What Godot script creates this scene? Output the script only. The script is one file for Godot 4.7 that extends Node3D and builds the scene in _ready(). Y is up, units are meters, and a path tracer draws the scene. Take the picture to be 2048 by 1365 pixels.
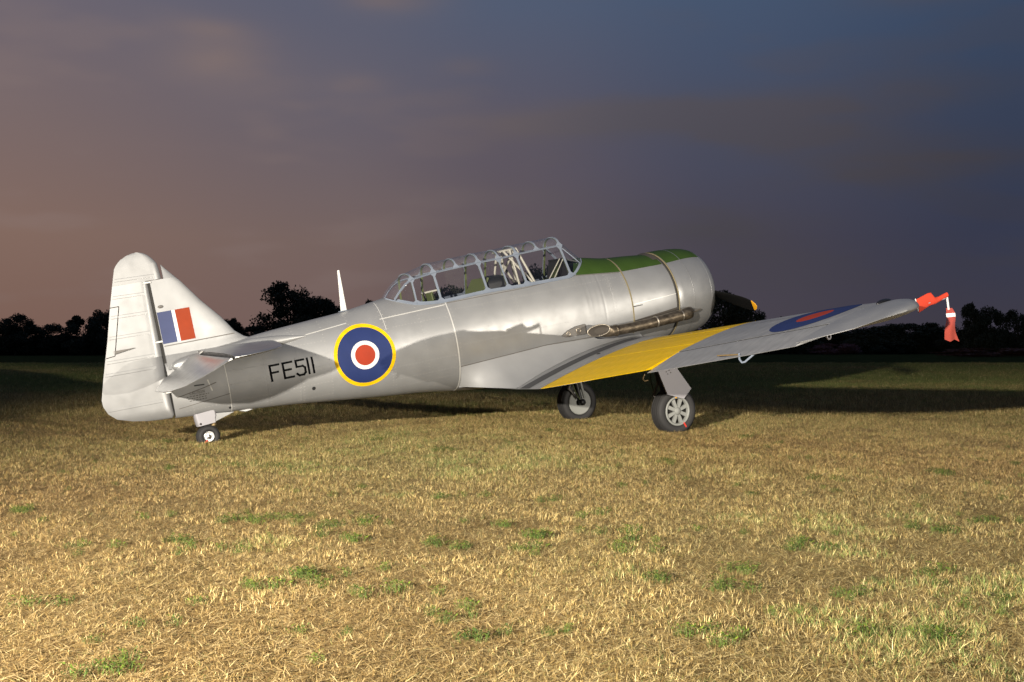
extends Node3D
# A silver two-seat training airplane parked on dry grass at dusk, lit by two floodlights on stands.

# ---------------------------------------------------------------- mesh builder
class MB:
	var v := PackedVector3Array()
	var n := PackedVector3Array()
	var ix := PackedInt32Array()
	var col := PackedColorArray()

	func grid(rows: Array, wrap := false) -> void:
		var nr: int = rows.size()
		var nc: int = rows[0].size()
		var base := v.size()
		var nn := PackedVector3Array()
		nn.resize(nr * nc)
		for r in nr:
			v.append_array(rows[r])
		var last := nc if wrap else nc - 1
		for r in nr - 1:
			for c in last:
				var c2 := (c + 1) % nc
				var a := r * nc + c
				var b := r * nc + c2
				var d := (r + 1) * nc + c
				var e := (r + 1) * nc + c2
				for t in [[a, b, e], [a, e, d]]:
					var pa: Vector3 = v[base + t[0]]
					var pb: Vector3 = v[base + t[1]]
					var pc: Vector3 = v[base + t[2]]
					var fn := (pc - pa).cross(pb - pa)
					if fn.length_squared() < 1e-18:
						continue
					ix.append(base + t[0]); ix.append(base + t[1]); ix.append(base + t[2])
					nn[t[0]] += fn; nn[t[1]] += fn; nn[t[2]] += fn
		for k in nn.size():
			n.append(nn[k].normalized() if nn[k].length_squared() > 1e-20 else Vector3.UP)

	func poly(p: PackedVector3Array) -> void:
		var base := v.size()
		var fn := Vector3.ZERO
		for k in range(1, p.size() - 1):
			fn += (p[k + 1] - p[0]).cross(p[k] - p[0])
		fn = fn.normalized()
		for q in p:
			v.append(q); n.append(fn)
		for k in range(1, p.size() - 1):
			ix.append(base); ix.append(base + k); ix.append(base + k + 1)

	func prism(p: PackedVector3Array, d: Vector3) -> void:
		var q := PackedVector3Array()
		for a in p:
			q.append(a + d)
		poly(p)
		var r := q.duplicate()
		r.reverse()
		poly(r)
		for k in p.size():
			var k2 := (k + 1) % p.size()
			poly(PackedVector3Array([p[k], q[k], q[k2], p[k2]]))

	# bevelled box
	func box(x: Transform3D, s: Vector3, bv := 0.004) -> void:
		var h := s * 0.5
		var i := h - Vector3.ONE * minf(bv, h[h.min_axis_index()] * 0.9)
		for ax in 3:
			var u := (ax + 1) % 3
			var w := (ax + 2) % 3
			for sg in [-1.0, 1.0]:
				var p := PackedVector3Array()
				for c in [[-1, -1], [1, -1], [1, 1], [-1, 1]]:
					var q := Vector3.ZERO
					q[ax] = h[ax] * sg; q[u] = i[u] * c[0]; q[w] = i[w] * c[1]
					p.append(x * q)
				if sg > 0: p.reverse()
				poly(p)
			for su in [-1.0, 1.0]:
				for sw in [-1.0, 1.0]:
					var p2 := PackedVector3Array()
					for c in [[0, -1], [0, 1], [1, 1], [1, -1]]:
						var q := Vector3.ZERO
						q[ax] = i[ax] * c[1]
						q[u] = (h[u] if c[0] == 0 else i[u]) * su
						q[w] = (i[w] if c[0] == 0 else h[w]) * sw
						p2.append(x * q)
					if su * sw < 0: p2.reverse()
					poly(p2)

	func tube(path: PackedVector3Array, r: Array, sides := 10, caps := true) -> void:
		var rows := []
		var prev := Vector3.ZERO
		for k in path.size():
			var t := (path[mini(k + 1, path.size() - 1)] - path[maxi(k - 1, 0)]).normalized()
			var a: Vector3 = prev - t * prev.dot(t) if prev != Vector3.ZERO else t.cross(Vector3(0.31, 0.77, 0.55))
			a = a.normalized()
			prev = a
			var b := t.cross(a)
			var ring := PackedVector3Array()
			var rr: float = r[mini(k, r.size() - 1)]
			for j in sides:
				var g := TAU * j / sides
				ring.append(path[k] + (a * cos(g) + b * sin(g)) * rr)
			rows.append(ring)
		grid(rows, true)
		if caps:
			var f: PackedVector3Array = rows[0].duplicate()
			f.reverse()
			poly(f)
			poly(rows[-1])

	# profile of (along axis, radius) turned round axis x of the transform
	func lathe(prof: Array, x: Transform3D, seg := 40) -> void:
		var rows := []
		for p in prof:
			var ring := PackedVector3Array()
			for j in seg:
				var g := TAU * j / seg
				ring.append(x * Vector3(p[0], cos(g) * p[1], sin(g) * p[1]))
			rows.append(ring)
		grid(rows, true)

	# flat bar with sharp edges along a path; wd = direction of its width
	func ribbon(path: PackedVector3Array, wds: Array, w: float, th: float) -> void:
		var c := [PackedVector3Array(), PackedVector3Array(), PackedVector3Array(), PackedVector3Array()]
		for k in path.size():
			var t := (path[mini(k + 1, path.size() - 1)] - path[maxi(k - 1, 0)]).normalized()
			var wd: Vector3 = wds[mini(k, wds.size() - 1)]
			wd = (wd - t * wd.dot(t)).normalized()
			var nr := t.cross(wd)
			c[0].append(path[k] + wd * w * 0.5 + nr * th * 0.5)
			c[1].append(path[k] - wd * w * 0.5 + nr * th * 0.5)
			c[2].append(path[k] - wd * w * 0.5 - nr * th * 0.5)
			c[3].append(path[k] + wd * w * 0.5 - nr * th * 0.5)
		for k in 4:
			grid([c[k], c[(k + 1) % 4]])
		for e in [0, path.size() - 1]:
			poly(PackedVector3Array([c[0][e], c[1][e], c[2][e], c[3][e]]))

	func ball(at: Vector3, s: Vector3, seg := 14) -> void:
		var rows := []
		for r in 9:
			var a := PI * r / 8.0
			var ring := PackedVector3Array()
			for j in seg:
				var g := TAU * j / seg
				ring.append(at + Vector3(cos(a), sin(a) * cos(g), sin(a) * sin(g)) * s)
			rows.append(ring)
		grid(rows, true)

	func mesh() -> ArrayMesh:
		var arr := []
		arr.resize(Mesh.ARRAY_MAX)
		arr[Mesh.ARRAY_VERTEX] = v
		arr[Mesh.ARRAY_NORMAL] = n
		arr[Mesh.ARRAY_INDEX] = ix
		if col.size() == v.size() and col.size() > 0:
			arr[Mesh.ARRAY_COLOR] = col
		var m := ArrayMesh.new()
		m.add_surface_from_arrays(Mesh.PRIMITIVE_TRIANGLES, arr)
		return m

var M := {}
var used := {}
var plane: Node3D
var rng := RandomNumberGenerator.new()

# ---------------------------------------------------------------- node helpers
func numbered(called: String, parent: Node) -> String:
	var key := str(parent.get_instance_id()) + called
	var k: int = used.get(key, 0)
	used[key] = k + 1
	return called if k == 0 else "%s_%03d" % [called, k]

func thing(called: String, label: String, category: String, at := Vector3.ZERO, group := "") -> Node3D:
	var o := Node3D.new()
	o.name = numbered(called, self)
	add_child(o, true)
	o.position = at
	tag(o, label, category, group)
	return o

func tag(o: Node, label: String, category: String, group := "", kind := "") -> void:
	if label: o.set_meta("label", label)
	if category: o.set_meta("category", category)
	if group: o.set_meta("group", group)
	if kind: o.set_meta("kind", kind)

func part(called: String, mesh: Mesh, m: Material, parent: Node) -> MeshInstance3D:
	var o := MeshInstance3D.new()
	o.name = numbered(called, parent)
	o.mesh = mesh
	o.material_override = m
	parent.add_child(o, true)
	return o

func lin(r: float, g: float, b: float) -> Color:
	return Color(r, g, b).linear_to_srgb()

func mat(called: String, c: Color, rough: float, metal := 0.0, spec := 0.5) -> StandardMaterial3D:
	var m := StandardMaterial3D.new()
	m.resource_name = called
	m.albedo_color = c
	m.roughness = rough
	m.metallic = metal
	m.metallic_specular = spec
	M[called] = m
	return m

func noise_image(size: int, freq: float, oct: int, sd: int, lo: float, hi: float, stretch := 1.0) -> Image:
	var f := FastNoiseLite.new()
	f.seed = sd
	f.frequency = freq
	f.fractal_octaves = oct
	var im := f.get_seamless_image(size, size)
	im.convert(Image.FORMAT_L8)
	var out := Image.create(size, size, false, Image.FORMAT_RGB8)
	for y in size:
		for x in size:
			var g := im.get_pixel(x, int(y * stretch) % size).r
			var k := lerpf(lo, hi, g)
			out.set_pixel(x, y, Color(k, k, k))
	return out

func tex(im: Image) -> ImageTexture:
	return ImageTexture.create_from_image(im)

# ---------------------------------------------------------------- airplane frame: s metres aft of the propeller hub, y up from the thrust line, z to starboard
func P(s: float, y: float, z: float) -> Vector3:
	return Vector3(1.95 - s, y + 1.77, z)

func curve(t: Array, x: float) -> float:
	# t: array of [x, y], smooth through the points
	var k: int = t.size()
	if x <= t[0][0]: return t[0][1]
	if x >= t[k - 1][0]: return t[k - 1][1]
	var i := 0
	while t[i + 1][0] < x: i += 1
	var x0: float = t[i][0]; var x1: float = t[i + 1][0]
	var y0: float = t[i][1]; var y1: float = t[i + 1][1]
	var d: float = (y1 - y0) / (x1 - x0)
	var m0 := d
	var m1 := d
	if i > 0:
		var dp: float = (y0 - t[i - 1][1]) / (x0 - t[i - 1][0])
		m0 = 0.0 if dp * d <= 0.0 else 2.0 * dp * d / (dp + d)
	if i < k - 2:
		var dn: float = (t[i + 2][1] - y1) / (t[i + 2][0] - x1)
		m1 = 0.0 if dn * d <= 0.0 else 2.0 * dn * d / (dn + d)
	var h := x1 - x0
	var u := (x - x0) / h
	return y0 * (1 + 2 * u) * (1 - u) * (1 - u) + m0 * h * u * (1 - u) * (1 - u) + y1 * u * u * (3 - 2 * u) + m1 * h * u * u * (u - 1)

func lerps(t: Array, x: float) -> float:
	if x <= t[0][0]: return t[0][1]
	for i in t.size() - 1:
		if x <= t[i + 1][0]:
			return lerpf(t[i][1], t[i + 1][1], (x - t[i][0]) / (t[i + 1][0] - t[i][0]))
	return t[-1][1]

const F_TOP := [[1.10, 0.645], [1.16, 0.648], [1.45, 0.674], [1.86, 0.705], [2.29, 0.776], [2.7, 0.80], [3.5, 0.80], [4.2, 0.79], [4.58, 0.775], [5.0, 0.75], [5.3, 0.722], [5.6, 0.683], [5.9, 0.646], [6.3, 0.621], [6.9, 0.58], [7.1, 0.56], [7.5, 0.52], [8.11, 0.455]]
const F_BOT := [[1.10, -0.645], [1.16, -0.65], [1.45, -0.66], [1.86, -0.67], [2.29, -0.72], [2.7, -0.76], [3.5, -0.78], [4.2, -0.725], [4.58, -0.668], [5.0, -0.595], [5.4, -0.546], [6.0, -0.467], [6.56, -0.388], [6.9, -0.345], [7.24, -0.308], [7.6, -0.27], [8.11, -0.217]]
const F_WID := [[1.10, 0.645], [1.16, 0.645], [1.45, 0.625], [1.86, 0.59], [2.29, 0.565], [2.7, 0.55], [3.5, 0.52], [4.2, 0.495], [4.58, 0.48], [5.0, 0.45], [5.3, 0.425], [5.6, 0.395], [5.9, 0.365], [6.3, 0.32], [6.9, 0.245], [7.1, 0.218], [7.5, 0.165], [8.11, 0.078]]
const F_MID := [[1.10, 0.0], [3.5, 0.0], [4.2, 0.02], [5.0, 0.04], [5.9, 0.07], [6.9, 0.1], [8.11, 0.12]]
const F_NT := [[1.10, 2.0], [3.5, 2.0], [4.2, 1.85], [4.58, 1.75], [5.3, 1.85], [6.3, 2.0], [8.11, 2.0]]
const F_NB := [[1.10, 2.0], [1.86, 2.2], [2.7, 2.4], [3.5, 2.4], [4.58, 2.3], [5.6, 2.2], [8.11, 2.3]]
const OPEN := [[2.29, 0.776], [2.33, 0.745], [2.40, 0.70], [2.5, 0.635], [2.62, 0.568], [2.7, 0.545], [3.4, 0.547], [4.0, 0.56], [4.62, 0.542], [4.95, 0.575], [5.12, 0.635], [5.22, 0.68], [5.295, 0.722]]

func fus_a(s: float, a: float) -> Vector3:
	var yw := curve(F_MID, s)
	var w := curve(F_WID, s)
	var ca := cos(a)
	var sa := absf(sin(a))
	if ca >= 0.0:
		var e := 2.0 / curve(F_NT, s)
		return Vector3(s, yw + (curve(F_TOP, s) - yw) * pow(ca, e), w * pow(sa, e))
	var e2 := 2.0 / curve(F_NB, s)
	return Vector3(s, yw - (yw - curve(F_BOT, s)) * pow(-ca, e2), w * pow(sa, e2))

func fus_angle(s: float, y: float) -> float:
	var yw := curve(F_MID, s)
	if y >= yw:
		return acos(clampf(pow(clampf((y - yw) / (curve(F_TOP, s) - yw), 0, 1), curve(F_NT, s) * 0.5), 0, 1))
	return PI - acos(clampf(pow(clampf((yw - y) / (yw - curve(F_BOT, s)), 0, 1), curve(F_NB, s) * 0.5), 0, 1))

func fus_z(s: float, y: float) -> float:
	return fus_a(s, fus_angle(s, y)).z

# a point on the fuselage side, lifted off it by some millimetres
func fus_pt(s: float, y: float, off := 0.0, side := 1.0) -> Vector3:
	var z := fus_z(s, y)
	var dzs := (fus_z(s + 0.01, y) - fus_z(s - 0.01, y)) / 0.02
	var dzy := (fus_z(s, y + 0.01) - fus_z(s, y - 0.01)) / 0.02
	var nrm := Vector3(dzs, -dzy, 1.0).normalized()
	return P(s - dzs * off / sqrt(1 + dzs * dzs + dzy * dzy), y + nrm.y * off, (z + nrm.z * off) * side)

func fus_pa(s: float, a: float, off := 0.0, side := 1.0) -> Vector3:
	var q := fus_a(s, a)
	var q1 := fus_a(s, a + 0.02)
	var q0 := fus_a(s, maxf(a - 0.02, 0.0))
	var t := Vector3(0, q1.y - q0.y, q1.z - q0.z)
	var nr := Vector3(0, t.z, -t.y).normalized()
	return P(s, q.y + nr.y * off, (q.z + nr.z * off) * side)

func open_angle(s: float) -> float:
	if s <= 2.291 or s >= 5.294: return 0.0
	return fus_angle(s, curve(OPEN, s))

func fuselage_skin(stations: Array, thick := 0.0) -> ArrayMesh:
	var mb := MB.new()
	var rows := []
	for s in stations:
		var a0 := open_angle(s)
		var ring := PackedVector3Array()
		for k in 37:
			ring.append(fus_pa(s, lerpf(a0, PI, k / 36.0), thick))
		for k in range(1, 37):
			ring.append(fus_pa(s, lerpf(PI, a0, k / 36.0), thick, -1.0))
		rows.append(ring)
	mb.grid(rows)
	return mb.mesh()

func stations(a: float, b: float, step: float, extra := []) -> Array:
	var out := []
	var k := int(ceil((b - a) / step))
	for i in k + 1:
		out.append(lerpf(a, b, float(i) / k))
	for e in extra:
		out.append(e)
	out.sort()
	return out

# raised strip across the fuselage at one station, from angle a to angle b on one side
func hoop_seam(s: float, a: float, b: float, w: float, h: float, side := 1.0) -> MB:
	var mb := MB.new()
	var r0 := PackedVector3Array(); var r1 := PackedVector3Array(); var r2 := PackedVector3Array(); var r3 := PackedVector3Array()
	for k in 29:
		var t := lerpf(a, b, k / 28.0)
		r0.append(fus_pa(s - w * 0.5, t, 0.0, side)); r1.append(fus_pa(s - w * 0.4, t, h, side))
		r2.append(fus_pa(s + w * 0.4, t, h, side)); r3.append(fus_pa(s + w * 0.5, t, 0.0, side))
	mb.grid([r0, r1]); mb.grid([r1, r2]); mb.grid([r2, r3])
	return mb

func side_seam(pts: Array, w: float, h: float, side := 1.0) -> MB:
	var mb := MB.new()
	var r := [PackedVector3Array(), PackedVector3Array(), PackedVector3Array(), PackedVector3Array()]
	for i in pts.size() - 1:
		var a: Vector2 = pts[i]
		var b: Vector2 = pts[i + 1]
		var d := (b - a).normalized()
		var nn := Vector2(-d.y, d.x)
		var cnt := maxi(2, int(a.distance_to(b) / 0.12) + 1)
		for k in cnt:
			var q := a.lerp(b, float(k) / (cnt - 1))
			for j in 4:
				var o: float = [-0.5, -0.4, 0.4, 0.5][j] * w
				var e := q + nn * o
				r[j].append(fus_pt(e.x, e.y, h if j == 1 or j == 2 else 0.0005, side))
	for j in 3:
		mb.grid([r[j], r[j + 1]])
	return mb

# a flat marking on the fuselage side: ring between two radii
func side_ring(cs: float, cy: float, r0: float, r1: float, off: float, side := 1.0) -> ArrayMesh:
	var mb := MB.new()
	var rows := []
	var nr := maxi(2, int((r1 - r0) / 0.03) + 1)
	for i in nr + 1:
		var r := lerpf(r0, r1, float(i) / nr)
		var ring := PackedVector3Array()
		for k in 72:
			var g := TAU * k / 72.0
			ring.append(fus_pt(cs + cos(g) * r, cy + sin(g) * r, off, side))
		rows.append(ring)
	mb.grid(rows, true)
	return mb.mesh()

func side_quad(mb: MB, a: Vector2, b: Vector2, c: Vector2, d: Vector2, off: float, nu := 3, nv := 3, side := 1.0) -> void:
	var rows := []
	for i in nu + 1:
		var row := PackedVector3Array()
		for j in nv + 1:
			var q := a.lerp(b, float(j) / nv).lerp(d.lerp(c, float(j) / nv), float(i) / nu)
			row.append(fus_pt(q.x, q.y, off, side))
		rows.append(row)
	mb.grid(rows)

# ---------------------------------------------------------------- lifting surfaces
# closed ring round one section: kind 0 cambered wing, 1 control surface, 2 fixed surface with blunt rear edge
func foil(le: Vector3, te: Vector3, up: Vector3, th: float, kind := 0, x0 := 0.0, x1 := 1.0, half := 16) -> PackedVector3Array:
	var ch := te - le
	var c := ch.length()
	var out := PackedVector3Array()
	for side in [1.0, -1.0]:
		for k in half + 1:
			if side < 0 and k == 0 and x0 <= 0.0: continue
			var u := float(k) / half
			var x := 0.5 + 0.5 * cos(u * PI) if side > 0 else 0.5 - 0.5 * cos(u * PI)
			x = x0 + (x1 - x0) * x if x0 > 0.0 else x * x1
			var t := 0.0
			var cam := 0.0
			if kind == 0:
				t = 5 * (th / c) * (0.2969 * sqrt(x) - 0.126 * x - 0.3516 * x * x + 0.2843 * x * x * x - 0.1036 * x * x * x * x) + 0.0012
				cam = 0.02 / 0.0225 * (0.3 * x - x * x) if x < 0.15 else 0.02 / 0.7225 * (0.7 + 0.3 * x - x * x)
				t *= c; cam *= c
			elif kind == 1:
				t = 0.5 * th * (sqrt(maxf(0.0, 1 - pow(1 - x / 0.14, 2))) if x < 0.14 else 1.0 - (x - 0.14) / 0.86 * 0.88)
			else:
				t = 0.5 * th * (1.55 * sqrt(x) - 0.55 * x)
			out.append(le + ch * x + up * (cam + t * side))
	return out

const W_LE := [[0.0, 1.64], [1.3, 1.66], [1.5, 1.70], [5.25, 2.37], [5.5, 2.42], [5.75, 2.49], [5.95, 2.57], [6.12, 2.68], [6.25, 2.81], [6.34, 2.95], [6.385, 3.12]]
const W_TE := [[0.0, 4.10], [1.5, 4.05], [3.6, 3.925], [5.25, 3.825], [5.72, 3.795], [5.9, 3.75], [6.08, 3.66], [6.22, 3.55], [6.32, 3.42], [6.37, 3.32], [6.385, 3.24]]
const W_TY := [[0.0, -0.745], [0.9, -0.72], [1.5, -0.70], [3.6, -0.453], [5.25, -0.253], [5.75, -0.190], [6.0, -0.150], [6.2, -0.115], [6.385, -0.055]]
const W_LY := [[0.0, -0.65], [1.5, -0.605], [5.25, -0.149], [5.75, -0.104], [6.0, -0.067], [6.2, -0.056], [6.385, -0.048]]
const W_TH := [[0.0, 0.35], [1.5, 0.335], [5.25, 0.160], [5.75, 0.140], [6.08, 0.132], [6.22, 0.112], [6.31, 0.082], [6.36, 0.052], [6.385, 0.014]]

func wing_ends(z: float) -> Array:
	var az := absf(z)
	return [P(lerps(W_LE, az), lerps(W_LY, az), z), P(lerps(W_TE, az), lerps(W_TY, az), z)]

func wing_ring(z: float, x0 := 0.0, x1 := 1.0, grow := 0.0) -> PackedVector3Array:
	var e := wing_ends(z)
	return foil(e[0], e[1], Vector3.UP, lerps(W_TH, absf(z)) + grow, 0, x0, x1)

# point on the wing's upper surface
func wing_top(s: float, z: float, off := 0.0) -> Vector3:
	var e := wing_ends(z)
	var le: Vector3 = e[0]
	var te: Vector3 = e[1]
	var c := (te - le).length()
	var x := clampf((s - lerps(W_LE, absf(z))) / (lerps(W_TE, absf(z)) - lerps(W_LE, absf(z))), 0.0005, 1.0)
	var th := lerps(W_TH, absf(z)) / c
	var t := 5 * th * (0.2969 * sqrt(x) - 0.126 * x - 0.3516 * x * x + 0.2843 * x * x * x - 0.1036 * x * x * x * x) + 0.0012
	var cam := 0.02 / 0.0225 * (0.3 * x - x * x) if x < 0.15 else 0.02 / 0.7225 * (0.7 + 0.3 * x - x * x)
	return le + (te - le) * x + Vector3.UP * ((cam + t) * c + off)

func loft(rings: Array, cap0 := true, cap1 := true) -> ArrayMesh:
	var mb := MB.new()
	surface(mb, rings)
	if cap0:
		var f: PackedVector3Array = rings[0].duplicate()
		f.reverse()
		caps(mb, f)
	if cap1: caps(mb, rings[-1])
	return mb.mesh()

func surface(mb: MB, rings: Array) -> void:
	# the skin with sharp edges at the rear (and, for a part cut off in front, at the front)
	var k: int = rings[0].size()
	var runs := [[0, k - 1]] if k % 2 == 1 else [[0, k / 2 - 1], [k / 2, k - 1], [k / 2 - 1, k / 2]]
	for q in runs:
		var rows := []
		for r in rings: rows.append(r.slice(q[0], q[1] + 1))
		mb.grid(rows)
	var rear := []
	for r in rings: rear.append(PackedVector3Array([r[k - 1], r[0]]))
	mb.grid(rear)

func caps(mb: MB, ring: PackedVector3Array) -> void:
	# strip between the upper and lower half of a section
	var k := ring.size()
	var a := PackedVector3Array(); var b := PackedVector3Array()
	for i in k / 2 + 1:
		a.append(ring[i]); b.append(ring[k - 1 - i])
	mb.grid([a, b])

func _ready() -> void:
	rng.seed = 7
	# ------------------------------------------------ camera, sky, lamps, exposure
	var cam := Camera3D.new()
	cam.name = "camera"
	cam.fov = 2.0 * rad_to_deg(atan(682.5 / 1990.0))
	cam.position = Vector3(0, 1.1637, 0)
	cam.rotation.x = atan(12.76 / 1990.0)
	cam.near = 0.1
	cam.far = 4000.0
	add_child(cam)
	var env := Environment.new()
	env.background_mode = Environment.BG_SKY
	env.tonemap_mode = Environment.TONE_MAPPER_LINEAR
	env.tonemap_exposure = 1.0
	env.sdfgi_enabled = true
	env.ssao_enabled = true
	env.ssil_enabled = true
	var sky := Sky.new()
	var pano := PanoramaSkyMaterial.new()
	pano.panorama = tex(sky_image())
	sky.sky_material = pano
	env.sky = sky
	env.background_energy_multiplier = 1.0
	var we := WorldEnvironment.new()
	we.name = "environment"
	we.environment = env
	add_child(we)
	floodlight("tall floodlight on a tripod stand far off to the right of the camera", Vector3(31.5, 0, 19.0), 3.1, P_world(5.5, 0.3, 0.2), 1180.0, 11.5, 0.6)
	floodlight("tall floodlight on a tripod stand to the left behind the camera", Vector3(-4.95, 0, 3.3), 2.76, Vector3(3.9, 2.8, -15.4), 640.0, 41.0, 1.0)
	materials()
	# ------------------------------------------------ ground, trees
	ground()
	trees()
	# ------------------------------------------------ airplane
	plane = thing("training_airplane", "silver two-seat piston airplane with yellow wing bands parked on dry grass", "airplane")
	plane.transform = plane_frame()
	fuselage()
	markings()
	nose()
	canopy()
	cockpit()
	wing(1.0)
	wing(-1.0)
	tail()
	main_gear(1.0)
	main_gear(-1.0)
	tail_gear()
	seams()
	pitot_cover()
	# ------------------------------------------------ small things
	grass()

const PSI := 0.4832
const THETA := 0.197
func plane_frame() -> Transform3D:
	var c := cos(PSI); var s := sin(PSI); var ct := cos(THETA); var st := sin(THETA)
	var b := Basis(Vector3(c * ct, st, -s * ct), Vector3(-c * st, ct, s * st), Vector3(s, 0, c))
	return Transform3D(b, Vector3(3.0445, 2.1307, -15.3881) + b * Vector3(-1.95, -1.77, 0))

func P_world(s: float, y: float, z: float) -> Vector3:
	return plane_frame() * P(s, y, z)

# ---------------------------------------------------------------- sky
func sky_image() -> Image:
	# dusk: warm afterglow beyond the left of the picture, deep blue to the right; columns by azimuth, rows by height
	var els := [0.0, 6.0, 12.0, 19.0, 40.0, 90.0]
	var azs := [-180.0, -120.0, -65.0, -27.0, -10.0, 0.0, 12.0, 27.0, 70.0, 120.0, 180.0]
	var t := {
		-180.0: ["383844", "363c4e", "38445a", "3a4a64", "3a4a66", "344464"],
		-120.0: ["6e5850", "6a5a58", "5e5a66", "525a70", "465474", "344464"],
		-65.0: ["94705c", "947464", "867068", "70686e", "505872", "344464"],
		-27.0: ["7a5e54", "836a60", "786868", "6a6571", "4c5670", "344464"],
		-10.0: ["745e5a", "766460", "696169", "5c5f71", "465470", "344464"],
		0.0: ["5c5052", "61565a", "5c5662", "525c72", "42526e", "344464"],
		12.0: ["4a444c", "484450", "474c60", "46556e", "3e4e6c", "344464"],
		27.0: ["3e3942", "35394c", "364056", "384a65", "384a68", "344464"],
		70.0: ["38363f", "333848", "344054", "384a64", "384a66", "344464"],
		120.0: ["36353f", "333848", "344052", "384860", "384864", "344464"],
		180.0: ["383844", "363c4e", "38445a", "3a4a64", "3a4a66", "344464"],
	}
	var tab := []
	for a in azs:
		var row := []
		for h in t[a]:
			row.append(Color.html(h).srgb_to_linear())
		tab.append(row)
	var f := FastNoiseLite.new()
	f.seed = 21
	f.frequency = 0.55
	f.fractal_octaves = 5
	f.fractal_gain = 0.5
	var f2 := FastNoiseLite.new()
	f2.seed = 5
	f2.frequency = 0.18
	f2.fractal_octaves = 3
	var w := 2048
	var h := 1024
	var im := Image.create(w, h, false, Image.FORMAT_RGBF)
	im.fill(Color(0.03, 0.03, 0.035))
	# azimuth, height, half width, half height, strength
	var banks := [[-15.5, 15.2, 4.0, 1.6, 0.9], [-16.5, 17.2, 3.2, 0.7, 0.6], [-7.0, 19.0, 3.4, 1.0, 0.9], [-2.5, 15.8, 2.2, 0.6, 0.45], [-9.0, 14.8, 2.0, 0.8, 0.4], [4.0, 12.6, 7.0, 1.4, 0.7], [14.0, 12.8, 7.0, 1.6, 0.9], [22.0, 13.2, 6.0, 1.2, 0.8], [20.0, 10.2, 9.0, 1.8, 0.7], [24.0, 18.4, 5.0, 0.9, 0.75], [-3.0, 8.6, 6.0, 0.7, 0.35], [9.0, 6.5, 10.0, 2.0, 0.5], [-40.0, 12.0, 12.0, 3.0, 0.7], [50.0, 14.0, 14.0, 3.0, 0.7], [-70.0, 20.0, 14.0, 4.0, 0.6], [90.0, 18.0, 18.0, 4.0, 0.6], [150.0, 14.0, 16.0, 4.0, 0.6], [-130.0, 16.0, 18.0, 4.0, 0.6]]
	for y in h / 2 + 2:
		var el := 90.0 - (y + 0.5) / h * 180.0
		el = maxf(el, 0.0)
		var ei := 0
		while ei < 4 and els[ei + 1] < el: ei += 1
		var eu: float = clampf((el - els[ei]) / (els[ei + 1] - els[ei]), 0, 1)
		var rowc := []
		for a in azs.size():
			rowc.append(tab[a][ei].lerp(tab[a][ei + 1], eu))
		var ai := 0
		var se := sin(deg_to_rad(el))
		var ce := cos(deg_to_rad(el))
		for x in w:
			var az := (x + 0.5) / w * 360.0
			if az > 180.0:
				if ai == azs.size() - 2 and az - 360.0 < azs[ai]: ai = 0
				az -= 360.0
			while ai < azs.size() - 2 and azs[ai + 1] < az: ai += 1
			var u: float = (az - azs[ai]) / (azs[ai + 1] - azs[ai])
			u = u * u * (3 - 2 * u) * 0.5 + u * 0.5
			var c: Color = rowc[ai].lerp(rowc[ai + 1], u)
			# thin dusk clouds: banks with ragged edges, lit pink towards the afterglow, grey violet away from it
			if el < 40.0:
				var ar := deg_to_rad(az)
				var k := 1.0 / (se + 0.16)
				var g := f.get_noise_2d(sin(ar) * ce * k * 1.6 + 3.0, -cos(ar) * ce * k * 2.6)
				var g2 := f2.get_noise_2d(az * 0.55, el * 1.9)
				var d := 0.25 * smoothstep(0.0, 0.5, g + g2 * 0.5)
				for q in banks:
					var r := pow((az - q[0]) / q[2], 2) + pow((el - q[1]) / q[3], 2)
					if r < 4.0: d += q[4] * exp(-r * 1.4) * clampf(0.9 + g * 1.4, 0.3, 1.4)
				d *= smoothstep(0.0, 4.0, el)
				var lum := (c.r + c.g + c.b) / 3.0
				var pinkness := smoothstep(8.0, -12.0, az)
				var cl := Color(lum * 0.95, lum * 0.86, lum * 1.02).lerp(Color(lum * 1.62, lum * 1.20, lum * 1.12), pinkness)
				c = c.lerp(cl, clampf(d, 0.0, 0.85))
			im.set_pixel(x, y, c)
	return im

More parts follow.
